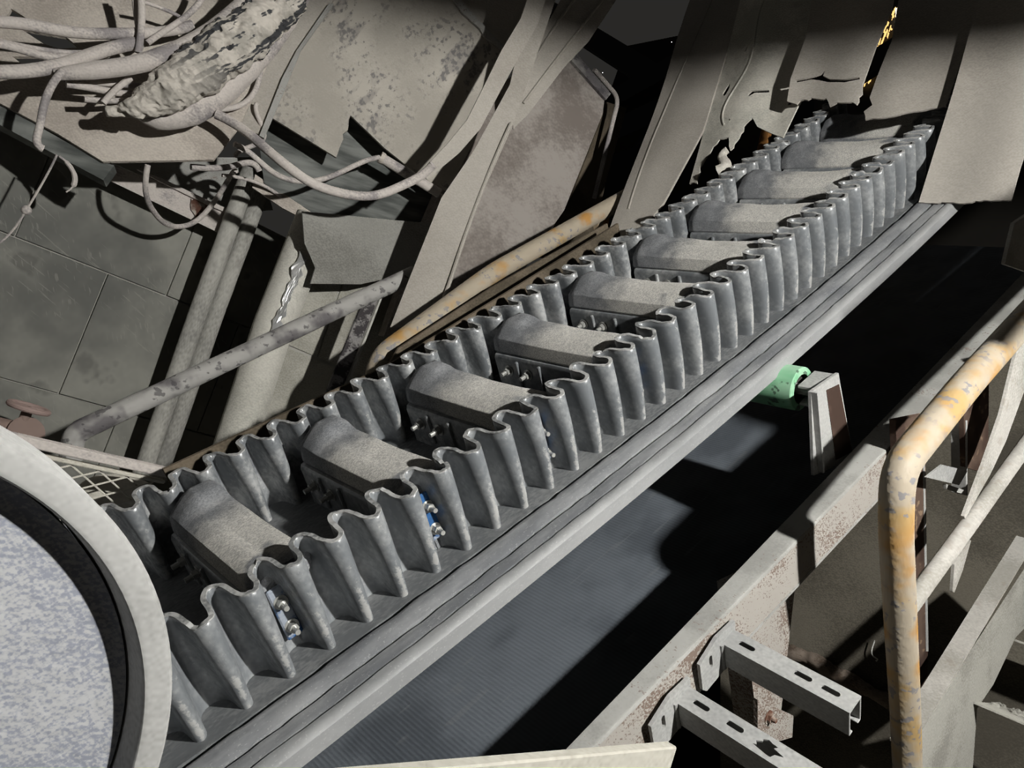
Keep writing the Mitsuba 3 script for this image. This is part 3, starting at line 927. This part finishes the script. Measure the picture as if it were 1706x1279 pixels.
# mesh guard at the lower left
MY = .80
tag('mesh_guard', 'pale steel frame with diamond wire mesh above the press wheel', 'mesh guard')
g0, g1 = atY(-240, 677.3, MY), atY(278, 791, MY)
put('mesh_guard__frame', box_between(g0 + [0, 0, .006], g1 + [0, 0, .006], .03, .019, [0, 0, 1], .002), 'cable_dust', 'flat top bar')
g2, g3 = g0 + [0, 0, -.024], g1 + [0, 0, -.024]
put('mesh_guard__lower_bar', box_between(g2 + [0, 0.004, .008], g3 + [0, 0.004, .008], .02, .008, [0, 0, 1], .002), 'cream_steel')
L = np.linalg.norm(g1 - g0)
dx = (g1 - g0) / L
k = 0
hgt, run = .17, .17 / .55
for sgn in (1, -1):
    for i in range(-8, 20):
        x0, x1 = i * .055 + .02, i * .055 + .02 + sgn * run
        ta, tb = sorted(((0 - x0) / (x1 - x0), (L - x0) / (x1 - x0)))
        ta, tb = max(0, ta), min(1, tb)
        if tb - ta < .08:
            continue
        pt = lambda t: g0 + dx * (x0 + (x1 - x0) * t) + [0, .004 + .002 * sgn, -.022 - hgt * t]
        put(num('mesh_guard__wire', k), tube(np.array([pt(ta), pt(tb)]), .0021, 6), 'mesh_wire')
        k += 1

# things lying behind the mesh
put('rubble_sack', trimesh.creation.icosphere(3, 1.0).apply_transform(np.diag([.10, .07, .055, 1])).apply_translation(atY(205, 832, .98)), 'cream_steel', 'pale lumpy sack behind the wire mesh', 'sack')
scene['rubble_sack'] = scene.pop('rubble_sack')

# ------------------------------------------------------------------ pipes, duct and valve before the left wall
PY = 1.565
for i, (pts, r, lab) in enumerate(((((418, 282), (330, 520), (236, 790)), .0275, 'dusty vertical steel pipe, the left one of the close pair'),
                                   (((440, 305), (360, 520), (262, 800)), .026, 'dusty vertical steel pipe with a pale edge, the right one of the close pair'))):
    p = [atY(*x, PY + .02 * i) for x in pts]
    put(num('vertical_pipe', i), tube(bent([p[0], p[1], p[2]], .02), r, 20, .04, i), 'pipe_dust', lab, 'pipe')
DY = 1.30
d0, d1, d2 = atY(520, 380, DY), atY(455, 545, DY), atY(385, 760, DY)
tag('insulated_duct', 'thick pale insulated pipe with torn silver foil', 'pipe')
put('insulated_duct__pipe', tube(bent([d0 + (d0 - d1) * .1, d1, d2], .02), .059, 32), 'duct_wrap')
foil = ragged([(500, 418), (470, 500), (450, 560), (462, 560), (484, 500), (512, 430)], 2.5, 9, 4)
put('insulated_duct__foil', slab([atY(*p, DY - .062) for p in foil], [0, -1, 0], .004, .02, lambda q: .01 * (meshkit.fbm(q * 60, 3) - .5)), 'foil', 'torn strip of silver foil')
put('cover_sheet', slab([atY(*p, 1.20) for p in [(503, 352), (720, 372), (696, 462), (640, 466), (604, 474), (514, 472), (522, 446), (505, 405)]], [0, -1, 0], .004, .05, lambda q: .012 * np.sin(q[:, 0] * 16)), 'sheet_grey', 'grey cover sheet hanging beside the insulated duct under the chute', 'sheet')

VY = 1.45
vc = atY(48, 679, VY)
tag('gate_valve', 'small pinkish gate valve with a round handwheel at the left edge', 'valve')
ang = np.linspace(0, 2 * math.pi, 33)
hw = np.array([vc + [.046 * math.cos(t), .046 * math.sin(t), 0] for t in ang])
put('gate_valve__handwheel', cat(tube(hw, .008, 10), *[tube(np.array([vc, vc + [.046 * math.cos(t), .046 * math.sin(t), -.002]]), .006, 8) for t in (0.3, 2.4, 4.5)]), 'valve_pink')
put('gate_valve__stem', tube(np.array([vc + [0, 0, -.05], vc]), .013, 16), 'valve_rust', 'reddish stem')
put('gate_valve__body', cat(trimesh.creation.cylinder(.045, .05, sections=32).apply_transform(trimesh.transformations.rotation_matrix(1.2, [1, 0, 0])).apply_translation(vc + [.012, 0, -.072]), trimesh.creation.cylinder(.03, .14, sections=24).apply_transform(trimesh.transformations.rotation_matrix(math.pi / 2, [0, 1, 0])).apply_translation(vc + [-.04, 0.02, -.075])), 'valve_rust')

# ------------------------------------------------------------------ the setting: left wall of panels, back wall, floor, ceiling
WY = 1.72
put('wall_left', cbox([7.0, .12, 2.07]).apply_translation([1.6, WY + .07, 1.035]), 'joint_dust', kind='structure', smooth=False)
zj = [0.50, .93, 1.33, atY(180, 455, WY)[2], 2.06]
xj = atY(307, 418, WY)[0]
xk = atY(170, 480, WY)[0]
n = 0
for r_, (za, zb) in enumerate(zip(zj, zj[1:])):
    x0 = (xj if r_ % 2 else xk) - 3 * .44
    for c in range(8):
        xa = x0 + c * .44
        m = cbox([.44 - .004, .014, zb - za - .005], .001).apply_translation([xa + .22, WY + .005 + .002 * ((c * 7 + r_ * 3) % 3), (za + zb) / 2])
        put(num('wall_left__panel', n), m, 'wall_panel_stain', smooth=False)
        n += 1
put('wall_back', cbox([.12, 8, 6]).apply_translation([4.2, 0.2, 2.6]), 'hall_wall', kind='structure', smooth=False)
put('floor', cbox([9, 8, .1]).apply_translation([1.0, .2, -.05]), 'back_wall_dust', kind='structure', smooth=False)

put('wall_pier', slab([atY(*p, 1.33) for p in [(530, 384), (760, 398), (760, 800), (352, 900), (372, 810)]], [0, -1, 0], .04), 'joint_dust', kind='structure')
for i, q in enumerate(([(526, 384), (596, 388), (527, 594), (468, 569)], [(600, 388), (764, 398), (764, 691), (530, 595)], [(466, 574), (572, 618), (480, 860), (352, 900), (372, 810)], [(576, 620), (764, 696), (764, 800), (484, 858)])):
    put(num('wall_pier__panel', i), slab([atY(*p, 1.324) for p in q], [0, -1, 0], .01), 'pier_dust')
# pier and dirt ledge behind the stringer, lower right
LX = 2.3
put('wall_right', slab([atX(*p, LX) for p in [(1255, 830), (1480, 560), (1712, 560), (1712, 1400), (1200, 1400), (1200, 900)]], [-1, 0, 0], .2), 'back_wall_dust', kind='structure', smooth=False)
led = [atX(x, y, LX - .02) for x, y in [(1300, 1085), (1345, 1095), (1390, 1118), (1440, 1146), (1500, 1175), (1560, 1205)]]
put('dirt_ridge', tube(spline(led, 60), .022, 14, .8, 5), 'dirt_brown', 'ridge of brown dirt lying on a ledge behind the slotted arms', 'dirt', kind='stuff')
tw = [atX(*p, LX - .04) for p in [(1457, 1066), (1453, 1080), (1456, 1094), (1462, 1098), (1459, 1101)]]
put('bent_wire', tube(spline(tw, 20), .0022, 8), 'white_wire', 'short bent white wire beside the yellow post', 'wire')

# ------------------------------------------------------------------ chute (hopper) at the top left
CN = np.array([-.39, -.92, 0.0])
CN /= np.linalg.norm(CN)
CP = atY(585, 250, 1.27)


def onC(x, y, back=0.0):
    return on_plane(x, y, CP - CN * back, CN)


tag('chute', 'large dusty steel chute with a scratched front and dark sloping underside', 'chute')
ce = ragged([(560, 262), (572, 232), (584, 192)], 1.5, 8, 2).tolist()
put('chute__front_panel', slab([onC(*p) for p in [(400, 150), (430, 182)] + ce + [(640, 246), (741, 327), (790, 235), (830, 100), (835, 84), (752, -10), (700, -90), (440, -90)]], CN, .012), 'chute_dust', 'lit front panel with scratches')
put('chute__side_panel', slab([onC(*p, .02) for p in [(745, -20), (838, 86), (862, 78), (880, 20), (880, -90), (740, -90)]], CN, .012), 'dusty_strip')
put('chute__seam', slab([onC(*p, -.012) for p in ragged([(742, -14), (778, 28), (838, 88)], 1.5, 9, 5).tolist() + [(843, 80), (785, 20), (748, -22)]], CN, .016), 'beam_dust')
top = [onC(400, 152, .012), onC(430, 184, .012), onC(560, 264, .012), onC(640, 248, .013), onC(741, 329, .013), onC(790, 330, .013)]


def quad(a, b, c, d, thick=.01):
    v = np.array([a, b, c, d])
    nn = np.cross(b - a, d - a)
    nn /= np.linalg.norm(nn)
    if np.dot(nn, EYE - a) < 0:
        nn = -nn
    w = np.vstack([v, v - nn * thick])
    return trimesh.convex.convex_hull(w)


b0, b1_, b2_, b3_ = onC(380, 262, .11), onC(440, 305, .12), onC(536, 374, .14), onC(735, 394, .14)
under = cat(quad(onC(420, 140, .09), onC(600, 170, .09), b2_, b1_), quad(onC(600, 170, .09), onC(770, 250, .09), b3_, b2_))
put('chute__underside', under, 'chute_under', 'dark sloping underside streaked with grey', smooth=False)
put('chute__bottom_flange', slab([onC(*p, .125) for p in [(425, 290), (540, 368), (556, 372), (535, 380), (470, 346), (420, 312)]], CN, .01), 'plate_dust')
tag('conduit_stub', 'short capped conduit stub under the chute with a thin cable going in', 'conduit')
s0_, s1_ = onC(634, 262, -.03), onC(732, 322, -.02)
put('conduit_stub__pipe', tube(np.array([s0_, s1_]), .0155, 18), 'cable_dust')
put('conduit_stub__end_cap', tube(np.array([s0_ + (s0_ - s1_) * .01, s0_ + (s1_ - s0_) * .05]), .018, 18), 'plate_dust')

# rusty transfer box beside it
RN = np.array([-.25, -.97, 0.0])
RN /= np.linalg.norm(RN)
RP = atY(900, 300, 1.12)


def onR(x, y, back=0.0):
    return on_plane(x, y, RP - RN * back, RN)


tag('transfer_box', 'rusty brown steel box face with clipped corners behind the far handrail', 'housing')
put('transfer_box__panel', slab([onR(*p) for p in [(770, 230), (850, 130), (940, 72), (1008, 158), (1004, 190), (940, 350), (905, 400), (860, 470), (700, 560), (640, 560), (690, 420)]], RN, .06), 'panel_rust')
put('transfer_box__top_rim', slab([onR(*p, -.015) for p in [(932, 78), (944, 70), (1018, 156), (1010, 166)]], RN, .02), 'grey_rail_paint', 'grey metal rim')
put('corner_pipe', tube(bent([atY(*p, 1.16) for p in [(990, 116), (1031, 163), (1018, 215), (990, 330)]], .04), .0085, 12), 'cable_dust', 'thin bent pipe around the corner of the rusty box', 'pipe')
put('box_post', slab([atY(*p, 1.26) for p in [(1012, 170), (1044, 180), (1010, 300), (985, 420), (905, 430), (940, 360)]], [0, -1, 0], .03), 'skirt_dust', 'narrow brown upright plate right of the rusty box', 'post')

# ------------------------------------------------------------------ hanging rubber strips and straps
def strip(key, px, X, thick, mat, lab, cat_='rubber strip', group=None, curl=.01, seed=0, tilt=(-1, 0, 0), holes=(), ribs=()):
    p = [on_plane(*q, [X, .6, 2.42], tilt) for q in px]
    f = lambda q: curl * np.sin((q[:, 1] - p[0][1]) * 22 + seed) + curl * .5 * (meshkit.fbm(q * 6 + seed, 2, seed) - .5)
    m = slab(p, tilt, thick, .03, f, [[on_plane(*q, [X, .6, 2.42], tilt) for q in h] for h in holes])
    nt_ = np.asarray(tilt, float) / np.linalg.norm(tilt)
    for q in ribs:
        r_ = spline([on_plane(*x, [X, .6, 2.42], tilt) for x in q], 40)
        m = cat(m, tube(r_ + f(r_)[:, None] * nt_, .0035, 8))
    put(key, m, mat, lab, cat_, group)


strip('rubber_strip', [(1004, 410), (1015, 388), (1108, 130), (1160, -30), (1250, -30), (1228, 40), (1170, 215), (1104, 335), (1062, 388)], 1.13, .008, 'dusty_strip', 'long dusty rubber strip hanging lowest, with wavy sidewall shadows at its foot', curl=.006, seed=1, tilt=(-.95, 0, .31), ribs=[[(1196, -20), (1120, 150), (1048, 350)]])
c_ = lambda x, y: (1146 + x / 3.0446, y / 3.0446)
tear1 = ragged([c_(0, 925), c_(45, 930), c_(70, 830), c_(130, 745), c_(165, 712), c_(215, 705), c_(222, 770), c_(255, 720), c_(300, 630), c_(330, 600)], 1.2, 6, 8).tolist()
strip('rubber_strip_001', tear1 + [c_(350, 640), c_(400, 660), c_(475, 688), c_(500, 640), c_(548, 545), c_(575, 500), c_(495, 525), c_(520, 380), c_(600, 200), c_(720, -60), c_(270, -60), c_(190, 250), c_(100, 560)], 1.34, .006, 'torn_strip',
      'ragged torn rubber strip with holes and shreds at its lower end', curl=.012, seed=4, ribs=[[c_(420, -40), c_(345, 200), c_(300, 370), c_(225, 480), c_(190, 640)]],
      holes=[[c_(*q) for q in h] for h in ([(170, 470), (190, 440), (212, 420), (210, 445), (190, 478), (180, 484)], [(286, 262), (300, 240), (308, 238), (296, 262)], [(310, 490), (330, 470), (410, 455), (412, 466), (345, 478), (318, 496)], [(212, 612), (220, 608), (222, 618), (214, 620)])])
tear2 = ragged([c_(545, 520), c_(560, 500), c_(640, 490), c_(700, 495), c_(720, 540), c_(760, 525), c_(860, 538), c_(890, 440)], 1.5, 6, 9).tolist()
strip('rubber_strip_002', [c_(500, 510)] + tear2 + [c_(915, 370), c_(960, 240), c_(1040, 50), c_(1060, -60), c_(640, -60), c_(600, 180), c_(520, 400)], 1.29, .006, 'dusty_strip', 'dusty rubber strip with a horizontal crack, beside the glowing gap', curl=.01, seed=6,
      holes=[[c_(*q) for q in [(545, 402), (630, 378), (668, 366), (690, 350), (680, 376), (720, 398), (800, 410), (876, 402), (878, 412), (800, 424), (712, 412), (655, 396), (620, 392), (548, 412)]]])
tear3 = ragged([c_(895, 570), c_(905, 615), c_(1000, 608), c_(1090, 580), c_(1200, 550), c_(1300, 530)], 1.0, 6, 10).tolist()
strip('rubber_strip_003', tear3 + [c_(1340, 420), c_(1440, 120), c_(1490, -60), c_(1080, -60), c_(1040, 210), c_(960, 400), c_(925, 500), c_(940, 540)], 1.43, .006, 'dusty_strip', 'wide dusty rubber strip with a frayed slanting lower edge right of the gap', curl=.01, seed=9)
tear4 = ragged([c_(1168, 1022), c_(1300, 1020), c_(1400, 1030), c_(1520, 1022), c_(1642, 1022)], .8, 6, 12).tolist()
strip('rubber_strip_004', tear4 + [c_(1690, 850), c_(1790, 560), c_(1990, -60), c_(1490, -60), c_(1340, 470), c_(1240, 790)], 1.40, .006, 'dusty_strip', 'rightmost wide rubber strip, hanging below the others with a straight lower edge', curl=.008, seed=12)
put('shred', tube(spline([atX(*c_(*p), 1.30) for p in [(200, 760), (175, 800), (190, 840), (160, 868)]], 20), np.linspace(.012, .022, 20), 10, .5, 4), 'torn_strip', 'crumpled pale shred of rubber lying by the far sidewall under the torn strip', 'scrap')
put('orange_post', box_between(atX(1283, 190, 1.62), atX(1268, 262, 1.62), .035, .02, [1, 0, 0]), 'orange_post_paint', 'small orange painted post in the dark behind the torn strip', 'post')

strap = [(650, 545), (735, 330), (790, 250), (850, 140), (868, 60), (884, -30), (935, -30), (905, 60), (885, 120), (852, 215), (800, 330), (757, 440), (735, 500), (700, 545)]
put('hanging_strap__band', slab([on_plane(*p, atY(740, 400, .95), [-.5, -.86, 0]) for p in strap], [-.5, -.86, 0], .008, .03, lambda q: .004 * np.sin(q[:, 2] * 9)), 'dusty_strip')
strap2 = [(855, 215), (850, 150), (900, 60), (945, -20), (1040, -20), (980, 70), (940, 112), (880, 190)]
tag('hanging_strap', 'long pale strap hanging slanted before the rusty box', 'strap')
put('hanging_strap__edge_bead', tube(spline([on_plane(*p, atY(740, 400, .945), [-.5, -.86, 0]) for p in [(852, 205), (800, 325), (764, 425), (742, 490), (730, 520)]], 40), .006, 8), 'dusty_strip')
tag('hanging_strap_001', 'broad creased strap running up to the right behind the twisted strap', 'strap')
for i, q in enumerate(([(872, 172), (930, 95), (1012, -10)], [(862, 160), (905, 75), (965, -10)])):
    put(num('hanging_strap_001__crease', i), tube(spline([on_plane(*p, atY(900, 100, 1.037), [-.5, -.86, 0]) for p in q], 24), .0045, 8), 'dusty_strip')
put('hanging_strap_001__band', slab([on_plane(*p, atY(900, 100, 1.04), [-.5, -.86, 0]) for p in strap2], [-.5, -.86, 0], .006, .03), 'dusty_strip')
strap3 = [(700, 287), (745, 240), (778, 200), (808, 140), (835, 85), (868, 30), (885, -20), (915, -20), (896, 40), (862, 100), (832, 155), (800, 215), (765, 255), (712, 299)]
put('hanging_strap_002', slab([on_plane(*p, atY(830, 130, .90), [-.2, -.98, 0]) for p in strap3], [-.2, -.98, 0], .004, .03), 'dusty_strip', 'narrow twisted strap crossing in front of the pale strap', 'strap')

# ------------------------------------------------------------------ cable platform, angle steel and cables at the top left
PN = np.array([-.45, -.88, .15])
PN /= np.linalg.norm(PN)
PP = atY(250, 220, 1.34)


def onP(x, y, back=0.0):
    return on_plane(x, y, PP - PN * back, PN)


tag('cable_plate', 'dusty steel plate with cut corners carrying the cable bundle', 'plate')
put('cable_plate__face', slab([onP(*p) for p in [(-330, 0), (0, 172), (95, 222), (171, 269), (356, 266), (398, 212), (440, 120), (470, 40), (440, -60), (440, -200), (-330, -200)]], PN, .012, holes=[[onP(*p) for p in h] for h in ([(36, 49), (111, 62), (131, 79), (98, 81), (73, 73)], [(9, 33), (18, 14), (50, 34), (68, 44), (20, 38)], [(20, 94), (42, 110), (98, 102), (60, 94)])]), 'plate_dust')
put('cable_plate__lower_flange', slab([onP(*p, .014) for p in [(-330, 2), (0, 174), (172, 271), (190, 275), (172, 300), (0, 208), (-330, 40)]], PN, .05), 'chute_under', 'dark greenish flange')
tag('strut_plate', 'smooth pale upright plate between the cable bundle and the chute', 'plate')
put('strut_plate__plate', slab([onP(*p, .02) for p in [(440, -60), (585, -60), (545, 20), (492, 85), (470, 140), (437, 225), (398, 213), (400, 120)]], PN, .02), 'dusty_strip')
put('strut_plate__edge_strip', slab([onP(*p, .005) for p in [(556, 6), (548, 6), (494, 84), (470, 130), (432, 226), (440, 230), (482, 130), (502, 82)]], PN, .01), 'beam_dust', 'brownish edge strip')

AY = 1.61
put('angle_steel', cat(slab([atY(*p, AY) for p in [(150, 262), (245, 295), (290, 312), (392, 354), (386, 398), (185, 302)]], [0, -1, .0], .006), slab([atY(*p, AY - .012) for p in [(230, 282), (270, 297), (350, 335), (390, 352), (386, 358), (345, 341), (268, 303)]], [0, -1, 0], .02)), 'cable_dust', 'flaking pale angle steel with a brown spot running under the cable plate', 'beam')
put('brown_patch', slab([atY(*p, AY - .008) for p in ragged([(318, 330), (345, 338), (342, 350), (328, 364), (318, 345), (318, 330)], 1.5, 4, 3)], [0, -1, 0], .003), 'rust_dust', 'thin brown patch on the pale angle steel', 'flake')  # thin ragged patch, browner than the steel around it
put('soffit_plate', slab([atY(*p, 1.66) for p in [(-60, 175), (180, 262), (430, 262), (455, 350), (380, 355), (0, 190), (-60, 185)]], [0, -1, 0], .02), 'beam_dust', 'broad steel soffit plate in the shade behind the cable plate', 'plate')

def crust(m):
    n = m.vertex_normals
    v = m.vertices
    lump = meshkit.fbm(v * 22, 3, 4) - .5
    fold = np.abs(meshkit.fbm(v * [60, 60, 60], 3, 9) - .5)
    gap = np.clip(meshkit.fbm(v * 34, 2, 15) - .62, 0, 1)
    m.vertices = v + n * (lump * .026 - fold * .018 - gap * .07)[:, None]
    return m


CABLES = [
    ([(-40, 118), (50, 118), (115, 104), (165, 87), (235, 72)], 1.04, .0135, 'thick pale cable curving in from the left edge above the plate'),
    ([(-40, 36), (40, 40), (110, 52), (200, 56), (290, 50), (320, 42)], 1.05, .0115, 'long pale cable running straight across above the bundle'),
    ([(-40, 68), (20, 78), (70, 92), (130, 96), (180, 90)], 1.07, .0085, 'pale cable in the upper left, second below the straight one'),
    ([(-40, 60), (30, 76), (90, 86), (150, 88)], 1.08, .006, 'ragged thin cable at the upper left lying on the others'),
    ([(105, 118), (85, 145), (72, 180), (65, 215), (64, 242), (72, 248)], 1.00, .0075, 'cable hanging in a short arc before the plate to a bare end'),
    ([(233, -20), (236, 20), (234, 60), (230, 88)], 1.02, .0075, 'vertical cable dropping onto the thick hose at the top'),
    ([(222, -20), (228, 30), (232, 60)], 1.05, .006, 'cable beside the vertical one at the top edge'),
    ([(245, 72), (280, 48), (320, 18), (345, -20)], 1.03, .0065, 'slanting cable at the top right of the bundle'),
    ([(240, 4), (270, 14), (300, 28)], 1.05, .004, 'thin slanting wire at the top of the bundle'),
    ([(110, 140), (160, 148), (200, 155), (240, 158)], 1.06, .0075, 'purple grey cable under the thick hose'),
    ([(105, 132), (160, 138), (215, 142), (255, 146)], 1.075, .006, 'thin cable tucked directly under the thick hose'),
    ([(140, 165), (180, 168), (225, 166)], 1.06, .006, 'lowest cable stump under the thick hose'),
    ([(172, 172), (190, 152), (218, 130)], 1.03, .0065, 'short purple cable crossing under the thick hose'),
    ([(340, 178), (385, 180), (415, 165), (432, 130), (434, 95), (425, 60)], 1.02, .0065, 'cable looping round to the right of the crusted loom'),
    ([(360, 190), (400, 212), (440, 245), (480, 278), (520, 305), (570, 322), (620, 326), (670, 309), (705, 290), (722, 274)], .99, .0105, 'long thick cable sagging in front of the chute up to the straps'),
    ([(390, 240), (425, 262), (460, 290), (500, 302), (545, 296), (590, 276), (632, 262)], 1.06, .0065, 'thin cable running to the conduit stub'),
    ([(392, 262), (420, 243), (440, 228), (432, 200), (428, 172)], 1.03, .0055, 'thin cable crossing at the corner of the plate'),
    ([(246, 275), (243, 320), (258, 355), (290, 377), (320, 372), (350, 345), (380, 300), (392, 285)], 1.08, .0065, 'grey cable hanging in a loop below the plate'),
    ([(318, 278), (350, 280), (390, 276), (420, 272), (432, 285)], 1.10, .0075, 'cable with a clipped end just under the plate'),
    ([(370, 292), (400, 296), (432, 306), (470, 330)], 1.2, .0045, 'thin dark cable running past the pipe tops'),
]
for i, (pts, Y, r_, lab) in enumerate(CABLES):
    if pts[0][0] <= -40:
        (xa, ya), (xb, yb) = pts[0], pts[1]
        pts = [(xa - 240, ya - 240 * (yb - ya) / (xb - xa) * .5)] + pts
    yy = np.full(len(pts), Y + .24) if i not in (14, 15) else np.linspace(1.22, 1.20, len(pts)) if i == 15 else np.interp(np.linspace(0, 1, len(pts)), [0, .12, .3, 1], [1.20, 1.15, 1.03, .90])
    if i == 17:
        yy = np.array([1.34, 1.38, 1.46, 1.53, 1.55, 1.54, 1.48, 1.40])
    p = spline([atY(x, y, Y_) for (x, y), Y_ in zip(pts, yy)], 48)
    put(num('cable', i), tube(p, r_ * 1.16, 12, .05, i), 'cable_dust', lab, 'cable')

lp = [atY(*p, y + .24) for p, y in [((92, 124), 1.03), ((140, 119), 1.01), ((200, 112), .99), ((260, 98), .97), ((320, 74), .96), ((375, 40), .95), ((430, -10), .95), ((470, -60), .95)]]
put('hose', tube(spline(lp, 70), np.interp(np.linspace(0, 1, 70), [0, .1, .5, 1], [.014, .020, .025, .034]), 20, .07, 8), 'cable_dust', 'thick pale hose lying across the plate into the bundle', 'hose')
mm = [atY(*p, y + .24) for p, y in [((178, 186), 1.0), ((215, 184), .98), ((260, 165), .955), ((310, 130), .94), ((370, 88), .93), ((430, 40), .93), ((490, -40), .93)]]
put('cable_loom', crust(tube(spline(mm, 260), np.interp(np.linspace(0, 1, 260), [0, .08, .3, .5, 1], [.010, .026, .060, .064, .058]), 72)), 'loom_crust', 'thick cable loom caked with crumbly grey crust at upper left', 'cable loom', smooth=True)
m2 = [atY(*p, y + .24) for p, y in [((232, 196), 1.02), ((280, 196), 1.0), ((330, 178), .985), ((390, 130), .97), ((450, 60), .96), ((500, -30), .96)]]
put('cable_loom_001', tube(spline(m2, 80), np.interp(np.linspace(0, 1, 80), [0, .06, .2, 1], [.007, .027, .037, .039]), 24, .10, 17), 'cable_dust', 'smooth sagging hose along the lower side of the crusted loom', 'hose')
st = [atY(*p, 1.40) for p in [(95, 258), (62, 320), (44, 350), (28, 375), (-10, 410)]]
put('hanging_string', cat(tube(spline(st, 30), .0028, 6), trimesh.creation.icosphere(2, .012).apply_translation(st[2])), 'cable_dust', 'knotted thin string hanging before the left wall', 'string')
sh = [atY(*p, 1.40) for p in [(98, 260), (115, 275), (124, 292), (110, 320)]]
put('rope_end', tube(spline(sh, 20), np.array([.003, .006, .007, .002])[np.round(np.linspace(0, 3, 20)).astype(int)], 8), 'cable_dust', 'frayed rope end hanging under the cable plate', 'rope')

# ------------------------------------------------------------------ dark hall beyond, glowing gap
for i, (a, b, X) in enumerate((((930, 30), (1090, 130), 3.2), ((1030, 170), (1120, 120), 3.0), ((1030, 225), (1110, 190), 2.6))):
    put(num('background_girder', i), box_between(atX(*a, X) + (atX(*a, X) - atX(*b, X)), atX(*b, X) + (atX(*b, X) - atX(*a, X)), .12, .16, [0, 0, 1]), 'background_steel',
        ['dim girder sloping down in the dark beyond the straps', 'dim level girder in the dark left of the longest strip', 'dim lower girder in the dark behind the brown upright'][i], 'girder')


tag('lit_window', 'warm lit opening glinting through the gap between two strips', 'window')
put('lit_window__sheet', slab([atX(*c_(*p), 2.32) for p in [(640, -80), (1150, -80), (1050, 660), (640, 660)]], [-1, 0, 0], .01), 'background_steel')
r = np.random.default_rng(21)
gl = []
for i in range(80):
    y = r.uniform(30, 410)
    x = 1050 - .40 * (y - 40) + r.normal(0, 14)
    if i >= 70:
        y, x = r.uniform(505, 540), r.uniform(698, 742)
    h_, w_ = r.uniform(10, 34), r.uniform(2, 6)
    gl.append(slab([atX(*c_(*p), 2.3) for p in [(x, y), (x + w_, y + r.normal(0, 3)), (x + w_ - h_ * .3, y + h_), (x - h_ * .3, y + h_ + r.normal(0, 3))]], [-1, 0, 0], .004))
scene['lit_window__glints'] = mikit.ply(cat(*gl), 'background_steel')
scene['lit_window__glints']['emitter'] = {'type': 'area', 'sampling_weight': 0.03, 'radiance': {'type': 'rgb', 'value': [1.5, 0.85, 0.28]}}
scene['lit_window__slit'] = mikit.ply(slab([atX(*c_(*p), 2.3) for p in [(1052, 40), (1070, 42), (1066, 125), (1056, 140)]], [-1, 0, 0], .004), 'background_steel')
scene['lit_window__slit']['emitter'] = {'type': 'area', 'sampling_weight': 0.03, 'radiance': {'type': 'rgb', 'value': [2.0, 2.0, 1.8]}}
labels['lit_window__glints'] = {'kind': 'stuff'}
for i, (x, y) in enumerate(((1119, 70), (1004, 121))):
    m = trimesh.creation.icosphere(1, .005).apply_translation(atX(x, y, 3.9))
    scene[num('distant_lamp', i)] = mikit.ply(m, 'white_wire')
    scene[num('distant_lamp', i)]['emitter'] = {'type': 'area', 'sampling_weight': 0.01, 'radiance': {'type': 'rgb', 'value': [3.0, 3.0, 3.2]}}
    tag(num('distant_lamp', i), ['tiny distant white lamp in the dark just left of the longest rubber strip', 'tiny distant lamp in the dark above the rusty box corner'][i], 'lamp')
put('gap_bar', slab([atX(*c_(*p), 2.1) for p in [(700, 400), (1100, 150), (1150, 230), (700, 520)]], [-1, 0, 0], .03), 'background_steel', 'dark bar crossing the glowing gap between the strips', 'bar')

# ------------------------------------------------------------------ the work lamp (outside the picture)
ax = (LAMP_AIM - LAMP) / np.linalg.norm(LAMP_AIM - LAMP)
TL = trimesh.geometry.align_vectors([0, 0, 1], ax)
tag('work_lamp', 'round hooded work lamp out of view beside the photographer', 'lamp')
disc = trimesh.creation.cylinder(.030, .004, sections=32)
disc.apply_transform(TL).apply_translation(LAMP)
scene['work_lamp__lens'] = mikit.ply(disc, 'white_wire')
scene['work_lamp__lens']['emitter'] = {'type': 'area', 'sampling_weight': 2.0, 'radiance': {'type': 'rgb', 'value': [LAMP_POWER, LAMP_POWER * 0.985, LAMP_POWER * 0.94]}}
hood = trimesh.creation.cylinder(.05, .06, sections=32).apply_translation([0, 0, -.035])
hood.apply_transform(TL).apply_translation(LAMP)
va, vb, vc_ = onC(600, 30), atX(1400, 92, 1.29), atX(1650, 160, 1.40)
vn = np.cross(vb - LAMP, va - LAMP)
vn /= np.linalg.norm(vn)
vn = vn if vn[2] > 0 else -vn
vd = (va + vb) / 2 - LAMP
vd /= np.linalg.norm(vd)
vs_ = np.cross(vn, vd)
vis = cbox([.02, 1.3, .35], .002)
vis.vertices = LAMP + vd * .55 + vn * .175 + vis.vertices @ np.array([vd, vs_, vn])
put('work_lamp__visor', vis, 'steel_dark')
put('work_lamp__housing', hood, 'steel_dark')
put('work_lamp__stand', tube(np.array([LAMP - ax * .04, [LAMP[0] - ax[0] * .04, LAMP[1] - ax[1] * .04, 0.0]]), .015), 'steel_dark')
